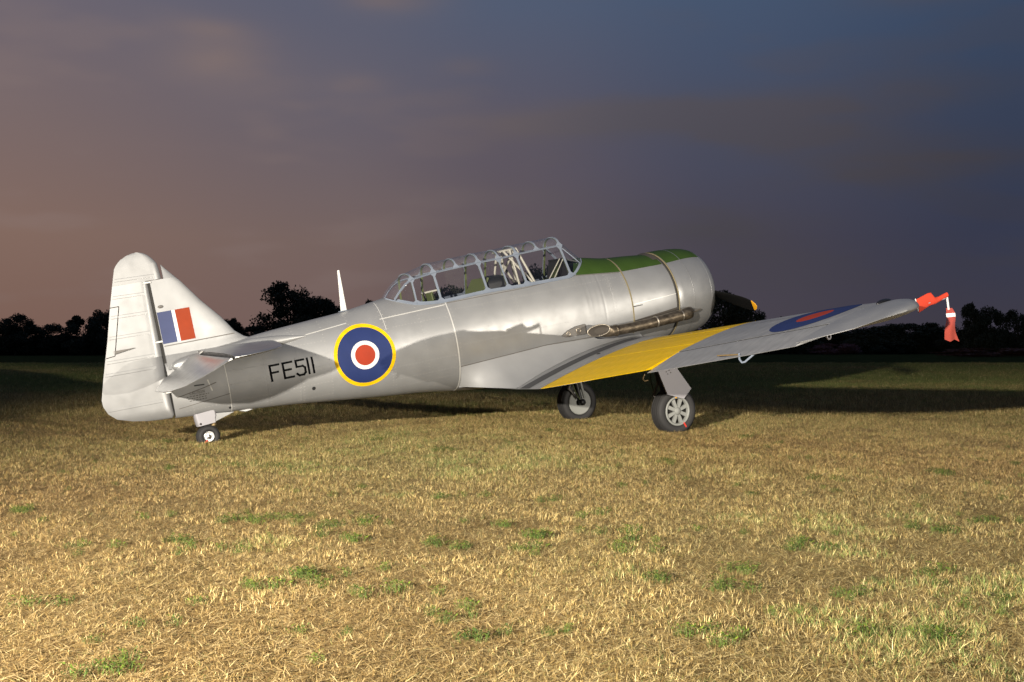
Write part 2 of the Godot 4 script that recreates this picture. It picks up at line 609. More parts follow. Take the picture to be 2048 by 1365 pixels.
# ---------------------------------------------------------------- lamps
func floodlight(label: String, at: Vector3, height: float, aim: Vector3, energy: float, half_angle: float, soft: float) -> void:
	var t := thing("floodlight", label, "lamp", at, "floodlights on stands")
	var black := mat("stand_paint", lin(0.02, 0.02, 0.02), 0.45)
	var head := Transform3D(Basis(), Vector3(0, height, 0)).looking_at(aim - at, Vector3.UP)
	var st := MB.new()
	st.tube(PackedVector3Array([Vector3(0, 0.35, 0), Vector3(0, height - 0.22, 0)]), [0.018], 10)
	part("pole", st.mesh(), black, t)
	for k in 3:
		var lg := MB.new()
		var g := TAU * k / 3.0
		lg.tube(PackedVector3Array([Vector3(0, 0.75, 0), Vector3(cos(g) * 0.55, 0.012, sin(g) * 0.55)]), [0.012], 8)
		part("leg", lg.mesh(), black, t)
	var yk := MB.new()
	yk.tube(PackedVector3Array([head * Vector3(-0.2, 0, 0.05), head * Vector3(-0.2, -0.2, 0.08), head * Vector3(0.2, -0.2, 0.08), head * Vector3(0.2, 0, 0.05)]), [0.012], 8)
	part("yoke", yk.mesh(), black, t)
	var hs := MB.new()
	hs.box(head * Transform3D(Basis(), Vector3(0, 0, 0.08)), Vector3(0.36, 0.28, 0.14), 0.02)
	part("housing", hs.mesh(), black, t)
	var gl := StandardMaterial3D.new()
	gl.albedo_color = Color(0.9, 0.88, 0.8)
	gl.emission_enabled = true
	gl.emission = Color(1.0, 0.92, 0.8)
	gl.emission_energy_multiplier = 6.0
	var fc := MB.new()
	fc.box(head * Transform3D(Basis(), Vector3(0, 0, 0.004)), Vector3(0.32, 0.24, 0.008), 0.002)
	part("lamp_face", fc.mesh(), gl, t)
	var l := SpotLight3D.new()
	l.name = "lamp_light"
	l.transform = Transform3D(head.basis, head * Vector3(0, 0, -0.08))
	l.light_energy = energy
	l.light_color = Color(1.0, 0.965, 0.905)
	l.light_size = 0.12
	l.spot_angle = half_angle
	l.spot_angle_attenuation = soft
	l.spot_range = 400.0
	l.spot_attenuation = 2.0
	l.shadow_enabled = true
	t.add_child(l)

# ---------------------------------------------------------------- materials
func materials() -> void:
	var blot := tex(noise_image(256, 0.012, 4, 3, 0.93, 1.0))
	var streak := tex(noise_image(256, 0.02, 5, 8, 0.80, 1.0, 5.0))
	var rough := tex(noise_image(256, 0.02, 4, 11, 0.74, 1.0))
	var wavy := tex(noise_image(256, 0.011, 3, 17, 0.0, 1.0))
	for d in [["silver", 0.345, 0.47, 0.5, blot], ["wing_silver", 0.39, 0.52, 0.5, streak], ["bare_metal", 0.56, 0.36, 0.85, streak], ["cowl_silver", 0.37, 0.46, 0.6, blot], ["fairing_silver", 0.29, 0.70, 0.1, blot]]:
		var m := mat(d[0], lin(d[1], d[1], d[1] * 1.0), d[2], d[3])
		m.albedo_texture = d[4]
		m.roughness_texture = rough
		m.uv1_triplanar = true
		m.uv1_scale = Vector3(0.7, 0.7, 0.7)
		m.heightmap_enabled = true
		m.heightmap_texture = wavy
		m.heightmap_scale = 0.09
	for d in [["yellow", lin(0.76, 0.47, 0.003)], ["roundel_blue", lin(0.018, 0.030, 0.105)], ["roundel_red", lin(0.30, 0.035, 0.014)], ["flash_blue_glare", lin(0.06, 0.072, 0.145)], ["flash_red", lin(0.27, 0.042, 0.014)], ["green", lin(0.036, 0.068, 0.014)], ["white", lin(0.62, 0.62, 0.60)], ["frame_grey", lin(0.17, 0.195, 0.24)]]:  # the fin stripe blue is roundel blue lightened with painted glare
		var m := mat(d[0], d[1], 0.62, 0.0, 0.25)
		m.albedo_texture = streak if d[0] == "yellow" else blot
		m.roughness_texture = rough
		m.uv1_triplanar = true
		m.uv1_scale = Vector3(1.1, 1.1, 1.1)
	mat("black", lin(0.012, 0.012, 0.013), 0.5)
	mat("black_gloss", lin(0.008, 0.008, 0.009), 0.3)
	mat("letter_black", lin(0.008, 0.008, 0.009), 0.85, 0.0, 0.15)
	mat("stencil", lin(0.09, 0.085, 0.08), 0.6)
	mat("walkway", lin(0.045, 0.045, 0.047), 0.8)
	mat("rubber", lin(0.022, 0.021, 0.021), 0.72)
	mat("rim_grey", lin(0.23, 0.235, 0.22), 0.55)
	mat("streamer_red", Color(lin(0.34, 0.05, 0.032), 0.74), 0.9).transparency = BaseMaterial3D.TRANSPARENCY_ALPHA
	mat("prop_black", lin(0.006, 0.006, 0.006), 0.7, 0.0, 0.2)
	mat("door_grey", lin(0.31, 0.30, 0.32), 0.5, 0.2)
	mat("dark_gap", lin(0.02, 0.018, 0.016), 0.8)
	mat("seam_light", lin(0.60, 0.59, 0.56), 0.4, 0.4)
	mat("seam_dark", lin(0.13, 0.12, 0.11), 0.6, 0.2)
	mat("seam_tan", lin(0.20, 0.165, 0.09), 0.6, 0.2)
	mat("rivet", lin(0.34, 0.33, 0.32), 0.5, 0.3)
	mat("zinc_green", lin(0.075, 0.092, 0.028), 0.6)
	mat("tube_white", lin(0.36, 0.345, 0.295), 0.5)
	mat("orange", lin(0.50, 0.036, 0.010), 0.8)
	mat("tag_red", lin(0.55, 0.03, 0.015), 0.6)
	mat("brass", lin(0.28, 0.20, 0.10), 0.5, 0.6)
	mat("chrome", lin(0.42, 0.42, 0.41), 0.35, 1.0)
	mat("prop_yellow", lin(0.70, 0.33, 0.01), 0.45)
	var ex := mat("exhaust", lin(0.32, 0.255, 0.18), 0.42, 0.8)
	ex.albedo_texture = tex(noise_image(256, 0.02, 5, 31, 0.45, 1.0))
	ex.uv1_triplanar = true
	ex.uv1_scale = Vector3(1.6, 3.0, 3.0)
	mat("exhaust_lip", lin(0.42, 0.37, 0.30), 0.4, 0.85)
	mat("soot_and_shade", lin(0.05, 0.042, 0.034), 0.8)
	var tg := mat("top_glass", Color(0.50, 0.50, 0.54, 0.11), 0.06)  # pale grey tint puts a haze into the roof panes
	tg.transparency = BaseMaterial3D.TRANSPARENCY_ALPHA
	var g := mat("glass", Color(0.22, 0.23, 0.26, 0.07), 0.05)
	g.transparency = BaseMaterial3D.TRANSPARENCY_ALPHA
	var bark := mat("bark", lin(0.05, 0.04, 0.03), 0.9)
	bark.albedo_texture = blot
	bark.uv1_triplanar = true
	var lf := mat("leaf", lin(0.040, 0.048, 0.022), 0.8)
	lf.vertex_color_use_as_albedo = true
	lf.backlight_enabled = true
	lf.backlight = Color(0.25, 0.3, 0.1)
	var gr := mat("grass_blade", Color(1, 1, 1), 0.75)
	gr.vertex_color_use_as_albedo = true
	gr.backlight_enabled = true
	gr.backlight = Color(0.12, 0.12, 0.08)

# ---------------------------------------------------------------- fuselage
func fuselage() -> void:
	var body := part("fuselage", fuselage_skin(stations(1.86, 4.58, 0.08, [2.291, 2.31, 2.33, 2.36, 2.4, 2.45, 2.5, 2.56])), M.silver, plane)
	part("tail_cone", fuselage_skin(stations(4.58, 8.11, 0.09, [5.08, 5.15, 5.22, 5.26, 5.285, 5.294])), M.silver, plane)
	# sill edge round the cockpit opening gives the skin a visible thickness
	var lip := MB.new()
	for side in [1.0, -1.0]:
		var path := PackedVector3Array()
		for s in stations(2.30, 5.29, 0.06):
			path.append(fus_pt(s, curve(OPEN, s) - 0.012, 0.004, side))
		lip.tube(path, [0.010], 6)
	part("cockpit_sill", lip.mesh(), M.frame_grey, body)
	# cockpit tub
	var tub := MB.new()
	for s in [2.32, 5.28]:
		var ring := PackedVector3Array()
		for k in 17:
			ring.append(fus_pa(s, lerpf(0.05, 1.5, k / 16.0), -0.03))
		for k in 17:
			ring.append(fus_pa(s, lerpf(1.5, 0.05, k / 16.0), -0.03, -1.0))
		tub.poly(ring)
	var fl := []
	for s in stations(2.3, 5.3, 0.3):
		fl.append(PackedVector3Array([P(s, 0.0, -fus_z(s, 0.0) + 0.02), P(s, 0.0, fus_z(s, 0.0) - 0.02)]))
	tub.grid(fl)
	part("cockpit_floor", tub.mesh(), M.zinc_green, plane)
	for side in [1.0, -1.0]:
		var rows := []
		for s in stations(2.5, 5.2, 0.1):
			var row := PackedVector3Array()
			var yo := curve(OPEN, s)
			for k in 6:
				row.append(fus_pt(s, lerpf(0.0, yo - 0.02, k / 5.0), -0.02, side))
			rows.append(row)
		var mb := MB.new()
		mb.grid(rows)
		part("cockpit_wall", mb.mesh(), M.zinc_green, plane)
	# wing root fillets
	for side in [1.0, -1.0]:
		var rows := []
		var under := []
		for s in stations(1.75, 4.57, 0.07):
			var yu := lerps([[1.75, -0.42], [2.2, -0.36], [3.3, -0.30], [4.57, -0.335]], s)
			var up := fus_pt(s, yu, 0.003, side)
			var low: Vector3
			if s < 4.08:
				var zl: float = lerps([[1.75, 0.66], [2.2, 0.68], [3.0, 0.70], [3.6, 0.80], [4.08, 0.93]], s)
				low = wing_top(s, zl * side, 0.003)
			else:
				var u : float = (s - 4.08) / 0.49
				var a := wing_top(4.08, 0.93 * side, 0.003)
				low = a.lerp(fus_pt(4.57, -0.60, 0.003, side), u)
				low.x = P(s, 0, 0).x
			var corner := Vector3(up.x, lerpf(low.y, up.y, 0.30), lerpf(up.z, low.z, 0.27))
			var row := PackedVector3Array()
			for k in 13:
				var q := k / 12.0
				row.append(up * (1 - q) * (1 - q) + corner * 2 * q * (1 - q) + low * q * q)
			rows.append(row)
			if s >= 4.0: under.append(PackedVector3Array([low, P(s, minf(low.y - 1.77 - 0.012, -0.62), 0.25 * side)]))
		var mb := MB.new()
		mb.grid(rows)
		mb.grid(under)
		part("wing_fillet", mb.mesh(), M.fairing_silver, plane)
	# radio mast on the spine
	var mast := MB.new()
	var rings := []
	for k in 9:
		var u := k / 8.0
		var c := lerpf(0.088, 0.026, u)
		var sm := lerpf(5.846, 5.816, u)
		rings.append(foil(P(sm - c * 0.5, lerpf(0.60, 1.175, u), 0), P(sm + c * 0.5, lerpf(0.60, 1.175, u), 0), Vector3(0, 0, 1), c * 0.42, 1, 0.0, 1.0, 8))
	mast.grid(rings, true)
	caps(mast, rings[-1])
	part("radio_mast", mast.mesh(), M.white, plane)
	var bs := MB.new()
	bs.lathe([[0.0, 0.0], [0.0, 0.055], [0.012, 0.05], [0.014, 0.0]], Transform3D(Basis(Vector3(0, 1, 0), Vector3(1, 0, 0), Vector3(0, 0, -1)).scaled_local(Vector3(1, 1.4, 0.8)), P(5.846, 0.648, 0)), 20)
	part("mast_base", bs.mesh(), M.frame_grey, plane)

func markings() -> void:
	for side in [1.0, -1.0]:
		var rd := part("roundel", side_ring(5.80, 0.075, 0.348, 0.392, 0.003, side), M.yellow, plane)
		part("blue_ring", side_ring(5.80, 0.075, 0.178, 0.348, 0.003, side), M.roundel_blue, rd)
		part("white_ring", side_ring(5.80, 0.075, 0.129, 0.178, 0.003, side), M.white, rd)
		part("red_disc", side_ring(5.80, 0.075, 0.0005, 0.129, 0.003, side), M.roundel_red, rd)
		# serial FE511
		var x0 := 6.965 if side > 0 else 6.43
		var dx := -1.0 if side > 0 else 1.0
		var glyphs := [
			["F", [[0.0, 0.0, 0.0, 1.0], [0.0, 1.0, 0.105, 1.0], [0.0, 0.52, 0.085, 0.52]]],
			["E", [[0.155, 0.0, 0.155, 1.0], [0.155, 1.0, 0.262, 1.0], [0.155, 0.52, 0.24, 0.52], [0.155, 0.0, 0.262, 0.0]]],
			["5", [[0.405, 1.0, 0.312, 1.0], [0.312, 1.0, 0.312, 0.58], [0.312, 0.58, 0.385, 0.58], [0.385, 0.58, 0.41, 0.46], [0.41, 0.46, 0.41, 0.13], [0.41, 0.13, 0.385, 0.0], [0.385, 0.0, 0.33, 0.0], [0.33, 0.0, 0.308, 0.12]]],
			["1", [[0.452, 0.0, 0.452, 1.0]]],
			["1", [[0.51, 0.0, 0.51, 1.0]]],
		]
		for gph in glyphs:
			var mb := MB.new()
			for q in gph[1]:
				var a := Vector2(x0 + q[0] * dx, -0.008 + q[1] * 0.182)
				var b := Vector2(x0 + q[2] * dx, -0.008 + q[3] * 0.182)
				var d := (b - a).normalized() * 0.0122
				var nn := Vector2(-d.y, d.x)
				a -= d; b += d
				side_quad(mb, a + nn, b + nn, b - nn, a - nn, 0.0032, 1, 2, side)
			part("serial_letter", mb.mesh(), M.letter_black, plane)
	# stencilled caution notice under the stabilizer
	var tm := TextMesh.new()
	tm.text = "CAUTION"
	var sf := SystemFont.new()
	sf.font_names = PackedStringArray(["Droid Sans"])
	tm.font = sf
	tm.font_size = 16
	tm.pixel_size = 0.0026
	tm.depth = 0.001
	var caution := part("stencilled_notice", tm, M.stencil, plane)
	var cp := fus_pt(7.83, 0.035, 0.003)
	var zx := (fus_pt(7.73, 0.035, 0.003) - fus_pt(7.93, 0.035, 0.003)).normalized()
	var zn := zx.cross((fus_pt(7.83, 0.06, 0.003) - fus_pt(7.83, 0.01, 0.003)).normalized()).normalized()
	caution.transform = Transform3D(Basis(zx, zn.cross(zx), zn), cp)
	var lines := MB.new()
	for r in 3:
		var x := 7.955 - r * 0.012
		while x > 7.71 + r * 0.02:
			var wl := rng.randf_range(0.012, 0.03)
			side_quad(lines, Vector2(x, 0.006 - r * 0.026), Vector2(x - wl, 0.006 - r * 0.026), Vector2(x - wl, -0.003 - r * 0.026), Vector2(x, -0.003 - r * 0.026), 0.0028, 1, 1)
			x -= wl + 0.011
	part("small_stencil", lines.mesh(), M.stencil, plane)
	# fin flashes
	for side in [1.0, -1.0]:
		for q in [["blue_stripe", 8.086, 7.922, M.flash_blue_glare], ["white_stripe", 7.922, 7.883, M.white], ["red_stripe", 7.883, 7.712, M.flash_red]]:
			var mb := MB.new()
			var rows := []
			for i in 7:
				var row := PackedVector3Array()
				var y := lerpf(0.665, 1.039, i / 6.0)
				for j in 5:
					var s := lerpf(q[1], q[2], j / 4.0)
					row.append(P(s, y, (fin_half(s, y) + 0.003) * side))
				rows.append(row)
			mb.grid(rows)
			part(q[0], mb.mesh(), q[3], plane)

# ---------------------------------------------------------------- nose
func nose() -> void:
	var ax := Transform3D(Basis(Vector3(-1, 0, 0), Vector3(0, 1, 0), Vector3(0, 0, -1)), P(0, 0, 0))
	var acc := part("accessory_cowl", fuselage_skin(stations(1.10, 1.855, 0.05), 0.0), M.silver, plane)
	var cw := MB.new()
	cw.lathe([[1.09, 0.652], [1.09, 0.668], [1.0, 0.670], [0.85, 0.668], [0.70, 0.660], [0.56, 0.644], [0.46, 0.622], [0.39, 0.594], [0.345, 0.562], [0.322, 0.528], [0.318, 0.50], [0.33, 0.478], [0.37, 0.465], [0.6, 0.52], [1.05, 0.64]], ax, 96)
	var cowl := part("engine_cowl", cw.mesh(), M.cowl_silver, plane)
	for rr in [[0.455, 0.6205], [0.82, 0.668]]:
		var rg := MB.new()
		rg.lathe([[rr[0] - 0.006, rr[1] - 0.002], [rr[0] - 0.004, rr[1] + 0.0022], [rr[0] + 0.004, rr[1] + 0.0026], [rr[0] + 0.006, rr[1] + 0.001]], ax, 80)
		part("cowl_band", rg.mesh(), M.cowl_silver, cowl)
	var gap := MB.new()
	gap.lathe([[1.088, 0.660], [1.093, 0.6715], [1.102, 0.6725], [1.106, 0.660], [1.112, 0.640]], ax, 90)
	part("cowl_gap_strip", gap.mesh(), M.seam_tan, cowl)
	var slot := MB.new()
	slot.lathe([[1.107, 0.645], [1.109, 0.662], [1.122, 0.662], [1.135, 0.640]], ax, 90)
	part("cowl_gap", slot.mesh(), M.dark_gap, cowl)
	var op := MB.new()
	var o0 := PackedVector3Array(); var o1 := PackedVector3Array(); var o2 := PackedVector3Array()
	for k in 25:
		var g := lerpf(-0.75, 0.55, k / 24.0)
		var hgt := 0.020 * sin(k / 24.0 * PI)
		o0.append(P(1.108, cos(g) * 0.655, sin(g) * 0.655)); o1.append(P(1.125, cos(g) * (0.655 + hgt), sin(g) * (0.655 + hgt))); o2.append(P(1.215, cos(g) * 0.653, sin(g) * 0.653))
	op.grid([o0, o1]); op.grid([o1, o2])
	part("cowl_exit", op.mesh(), M.soot_and_shade, cowl)
	# anti-glare panels along the top
	for q in [["glare_panel", 1.87, 2.70, true], ["glare_panel", 1.14, 1.845, true]]:
		var mb := MB.new()
		var rows := []
		for s in stations(q[1], minf(q[2], 2.66), 0.05, [2.291] if q[2] > 2 else []):
			var yl := lerps([[1.1, 0.475], [1.86, 0.48], [2.66, 0.56]], s)
			var a1 := fus_angle(s, yl)
			var a0 := minf(open_angle(s), a1)
			var row := PackedVector3Array()
			for k in 15: row.append(fus_pa(s, lerpf(a1, a0, k / 14.0), 0.003, -1.0))
			for k in 15: row.append(fus_pa(s, lerpf(a0, a1, k / 14.0), 0.003))
			rows.append(row)
		mb.grid(rows)
		part(q[0], mb.mesh(), M.green, plane)
	var gp := MB.new()
	var rws := []
	for q in [[0.43, 0.613], [0.5, 0.633], [0.56, 0.6445], [0.70, 0.6605], [0.85, 0.668], [1.0, 0.670], [1.085, 0.668]]:
		var row := PackedVector3Array()
		var half := lerpf(0.70, 0.775, (q[0] - 0.43) / 0.66)
		for k in 31:
			var g := lerpf(-half, half, k / 30.0)
			row.append(P(q[0], cos(g) * (q[1] + 0.003), sin(g) * (q[1] + 0.003)))
		rws.append(row)
	gp.grid(rws)
	part("cowl_glare_panel", gp.mesh(), M.green, cowl)
	# engine face, cylinders and propeller
	var en := MB.new()
	en.lathe([[0.62, 0.0], [0.62, 0.6]], ax, 48)
	en.lathe([[0.28, 0.0], [0.28, 0.13], [0.36, 0.17], [0.62, 0.2]], ax, 30)
	part("engine_case", en.mesh(), M.dark_gap, plane)
	for k in 9:
		var g := TAU * k / 9.0
		var cy := MB.new()
		for j in 6:
			cy.tube(PackedVector3Array([P(0.5, cos(g) * (0.2 + j * 0.045), sin(g) * (0.2 + j * 0.045)), P(0.5, cos(g) * (0.225 + j * 0.045), sin(g) * (0.225 + j * 0.045))]), [0.085], 10)
		part("engine_cylinder", cy.mesh(), M.seam_dark, plane)
	var hub := MB.new()
	hub.lathe([[0.0, 0.0], [0.0, 0.06], [0.06, 0.085], [0.2, 0.09], [0.36, 0.1], [0.36, 0.0]], ax, 24)
	var pr := part("propeller", hub.mesh(), M.chrome, plane)
	for b in 2:
		var g := 1.82 + PI * b
		var rd := Vector3(0, cos(g), sin(g))
		var tg := Vector3(0, -sin(g), cos(g))
		for seg in [["blade", 0.07, 1.285, M.prop_black], ["blade_tip", 1.285, 1.372, M.prop_yellow]]:
			var rings := []
			for k in 17:
				var r := lerpf(seg[1], seg[2], k / 16.0)
				var u := r / 1.372
				var ch: float = lerps([[0.05, 0.11], [0.2, 0.15], [0.4, 0.235], [0.6, 0.26], [0.8, 0.245], [0.9, 0.205], [0.95, 0.16], [0.985, 0.095], [1.0, 0.012]], u)
				var tk: float = lerps([[0.05, 0.10], [0.2, 0.06], [0.5, 0.03], [1.0, 0.008]], u)
				var pitch: float = lerps([[0.05, 1.2], [0.3, 0.85], [1.0, 0.38]], u)
				var cd := tg * cos(pitch) + Vector3(-1, 0, 0) * sin(pitch) * -1.0
				var ud := Vector3(-1, 0, 0) * cos(pitch) + tg * sin(pitch)
				var c := P(0.28, 0, 0) + rd * r
				rings.append(foil(c - cd * ch * 0.5, c + cd * ch * 0.5, ud, tk, 1, 0.0, 1.0, 8))
			part(seg[0], loft(rings), seg[3], pr)
	# exhaust
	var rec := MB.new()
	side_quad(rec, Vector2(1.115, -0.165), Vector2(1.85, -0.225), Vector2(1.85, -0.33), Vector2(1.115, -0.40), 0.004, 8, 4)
	part("exhaust_shade_band", rec.mesh(), M.soot_and_shade, acc)  # dark patch painting the band of shade above the pipe
	var rings := []
	var path := [Vector3(0.93, -0.275, 0.66), Vector3(0.97, -0.275, 0.70), Vector3(1.05, -0.278, 0.735), Vector3(1.2, -0.285, 0.745), Vector3(1.6, -0.296, 0.735), Vector3(2.0, -0.300, 0.725), Vector3(2.3, -0.290, 0.72), Vector3(2.38, -0.283, 0.72), Vector3(2.44, -0.272, 0.725), Vector3(2.52, -0.252, 0.74), Vector3(2.60, -0.232, 0.765)]
	var rad := [0.04, 0.084, 0.090, 0.080, 0.074, 0.072, 0.072, 0.076, 0.084, 0.086, 0.083]
	for k in path.size():
		var c: Vector3 = path[k]
		var ring := PackedVector3Array()
		var skew: float = [0, 0, 0, 0, 0, 0, 0, 0, 0.25, 0.65, 1.0][k]
		for j in 24:
			var g := TAU * j / 24.0
			# the outlet is cut slantwise: its plane turns from square across the pipe to facing outboard and aft
			var q: Vector3 = Vector3(0, cos(g), sin(g) * (1.0 - skew * 0.75)) * rad[k] * Vector3(1, 1.0 - 0.1 * skew, 1) + Vector3(-sin(g) * skew * 0.17, 0, 0)
			ring.append(P(c.x + q.x, c.y + q.y, c.z + q.z))
		rings.append(ring)
	var exm := MB.new()
	exm.grid(rings, true)
	var exh := part("exhaust_pipe", exm.mesh(), M.exhaust, plane)
	var inn := MB.new()
	var lipp := PackedVector3Array()
	for j in 25:
		lipp.append(rings[-1][j % 24])
	var deep := PackedVector3Array()
	for j in 24:
		deep.append(rings[-1][j].lerp(P(2.5, -0.25, 0.71), 0.45))
	inn.grid([rings[-1], deep], true)
	inn.poly(deep)
	part("outlet_inside", inn.mesh(), M.soot_and_shade, exh)
	var lp := MB.new()
	lp.tube(lipp, [0.009], 6, false)
	part("outlet_lip", lp.mesh(), M.exhaust_lip, exh)
	for sx in [1.18, 1.62, 2.30]:
		var cl := MB.new()
		cl.lathe([[-0.012, 0.072], [-0.010, 0.0815], [0.010, 0.0815], [0.012, 0.072]], Transform3D(Basis(Vector3(-1, 0, 0), Vector3(0, 1, 0), Vector3(0, 0, -1)), P(sx, lerps([[1.2, -0.285], [1.6, -0.296], [2.0, -0.3], [2.3, -0.29]], sx), lerps([[1.2, 0.745], [1.6, 0.735], [2.0, 0.725], [2.3, 0.72]], sx))), 24)
		part("clamp_band", cl.mesh(), M.exhaust_lip if sx < 1.7 else M.exhaust, exh)
	var rod := MB.new()
	rod.tube(PackedVector3Array([P(0.75, -0.265, 0.655), P(0.88, -0.27, 0.69), P(0.98, -0.275, 0.70)]), [0.012, 0.02, 0.022], 8)
	part("exhaust_stub", rod.mesh(), M.exhaust_lip, exh)
	# bracket plate behind the outlet
	var br := MB.new()
	var pl := PackedVector3Array()
	var pts := [[2.68, -0.12], [2.82, -0.125], [2.95, -0.16], [3.06, -0.215], [3.0, -0.24], [2.68, -0.255]]
	for q in pts: pl.append(fus_pt(q[0], q[1], 0.03))
	br.prism(pl, Vector3(0, 0, -0.03))
	var bracket := part("exhaust_bracket", br.mesh(), M.seam_dark, plane)
	for q in [[2.96, -0.205, 0.028], [2.80, -0.19, 0.034]]:
		var hl := MB.new()
		var tr := PackedVector3Array()
		for k in 17:
			var g := TAU * k / 16.0
			tr.append(fus_pt(q[0] + cos(g) * q[2], q[1] + sin(g) * q[2], 0.034))
		hl.tube(tr, [0.006], 6, false)
		part("bracket_hole", hl.mesh(), M.exhaust_lip, bracket)
	var cool := MB.new()
	cool.box(Transform3D(Basis(), fus_pt(1.78, -0.03, 0.004)), Vector3(0.16, 0.012, 0.008), 0.002)
	part("louvre", cool.mesh(), M.dark_gap, acc)

# ---------------------------------------------------------------- canopy
const HOOPS := [[2.66, 1.133], [3.03, 1.125], [3.36, 1.114], [3.64, 1.098], [3.95, 1.096], [4.28, 1.08], [4.62, 1.066], [4.95, 0.985]]

func hoop_side(i: int, u: float, off := 0.0) -> Vector3:
	# from the sill (u = 0) to the shoulder (u = 1), starboard
	var s: float = HOOPS[i][0]
	var top: float = HOOPS[i][1]
	var ys := curve(OPEN, s)
	var a := Vector3(s, ys, fus_z(s, ys) - 0.004)
	var b := Vector3(s, top - (0.135 if i < 7 else 0.09), 0.20 if i < 7 else 0.225)
	var q := a.lerp(b, u)
	return P(s, q.y + off * 0.4, q.z + off + sin(u * PI) * 0.006)

func hoop_arch(i: int, u: float, off := 0.0) -> Vector3:
	# over the top from starboard shoulder (u = 0) to port shoulder (u = 1)
	var s: float = HOOPS[i][0]
	var top: float = HOOPS[i][1]
	var zs := 0.20 if i < 7 else 0.225
	var dy := 0.135 if i < 7 else 0.09
	var g := u * PI
	return P(s, top - dy + dy * pow(sin(g), 0.85) + off, zs * cos(g) * (1.0 + 0.0 * u) + off * cos(g))

func mir(v: Vector3) -> Vector3:
	return Vector3(v.x, v.y, -v.z)

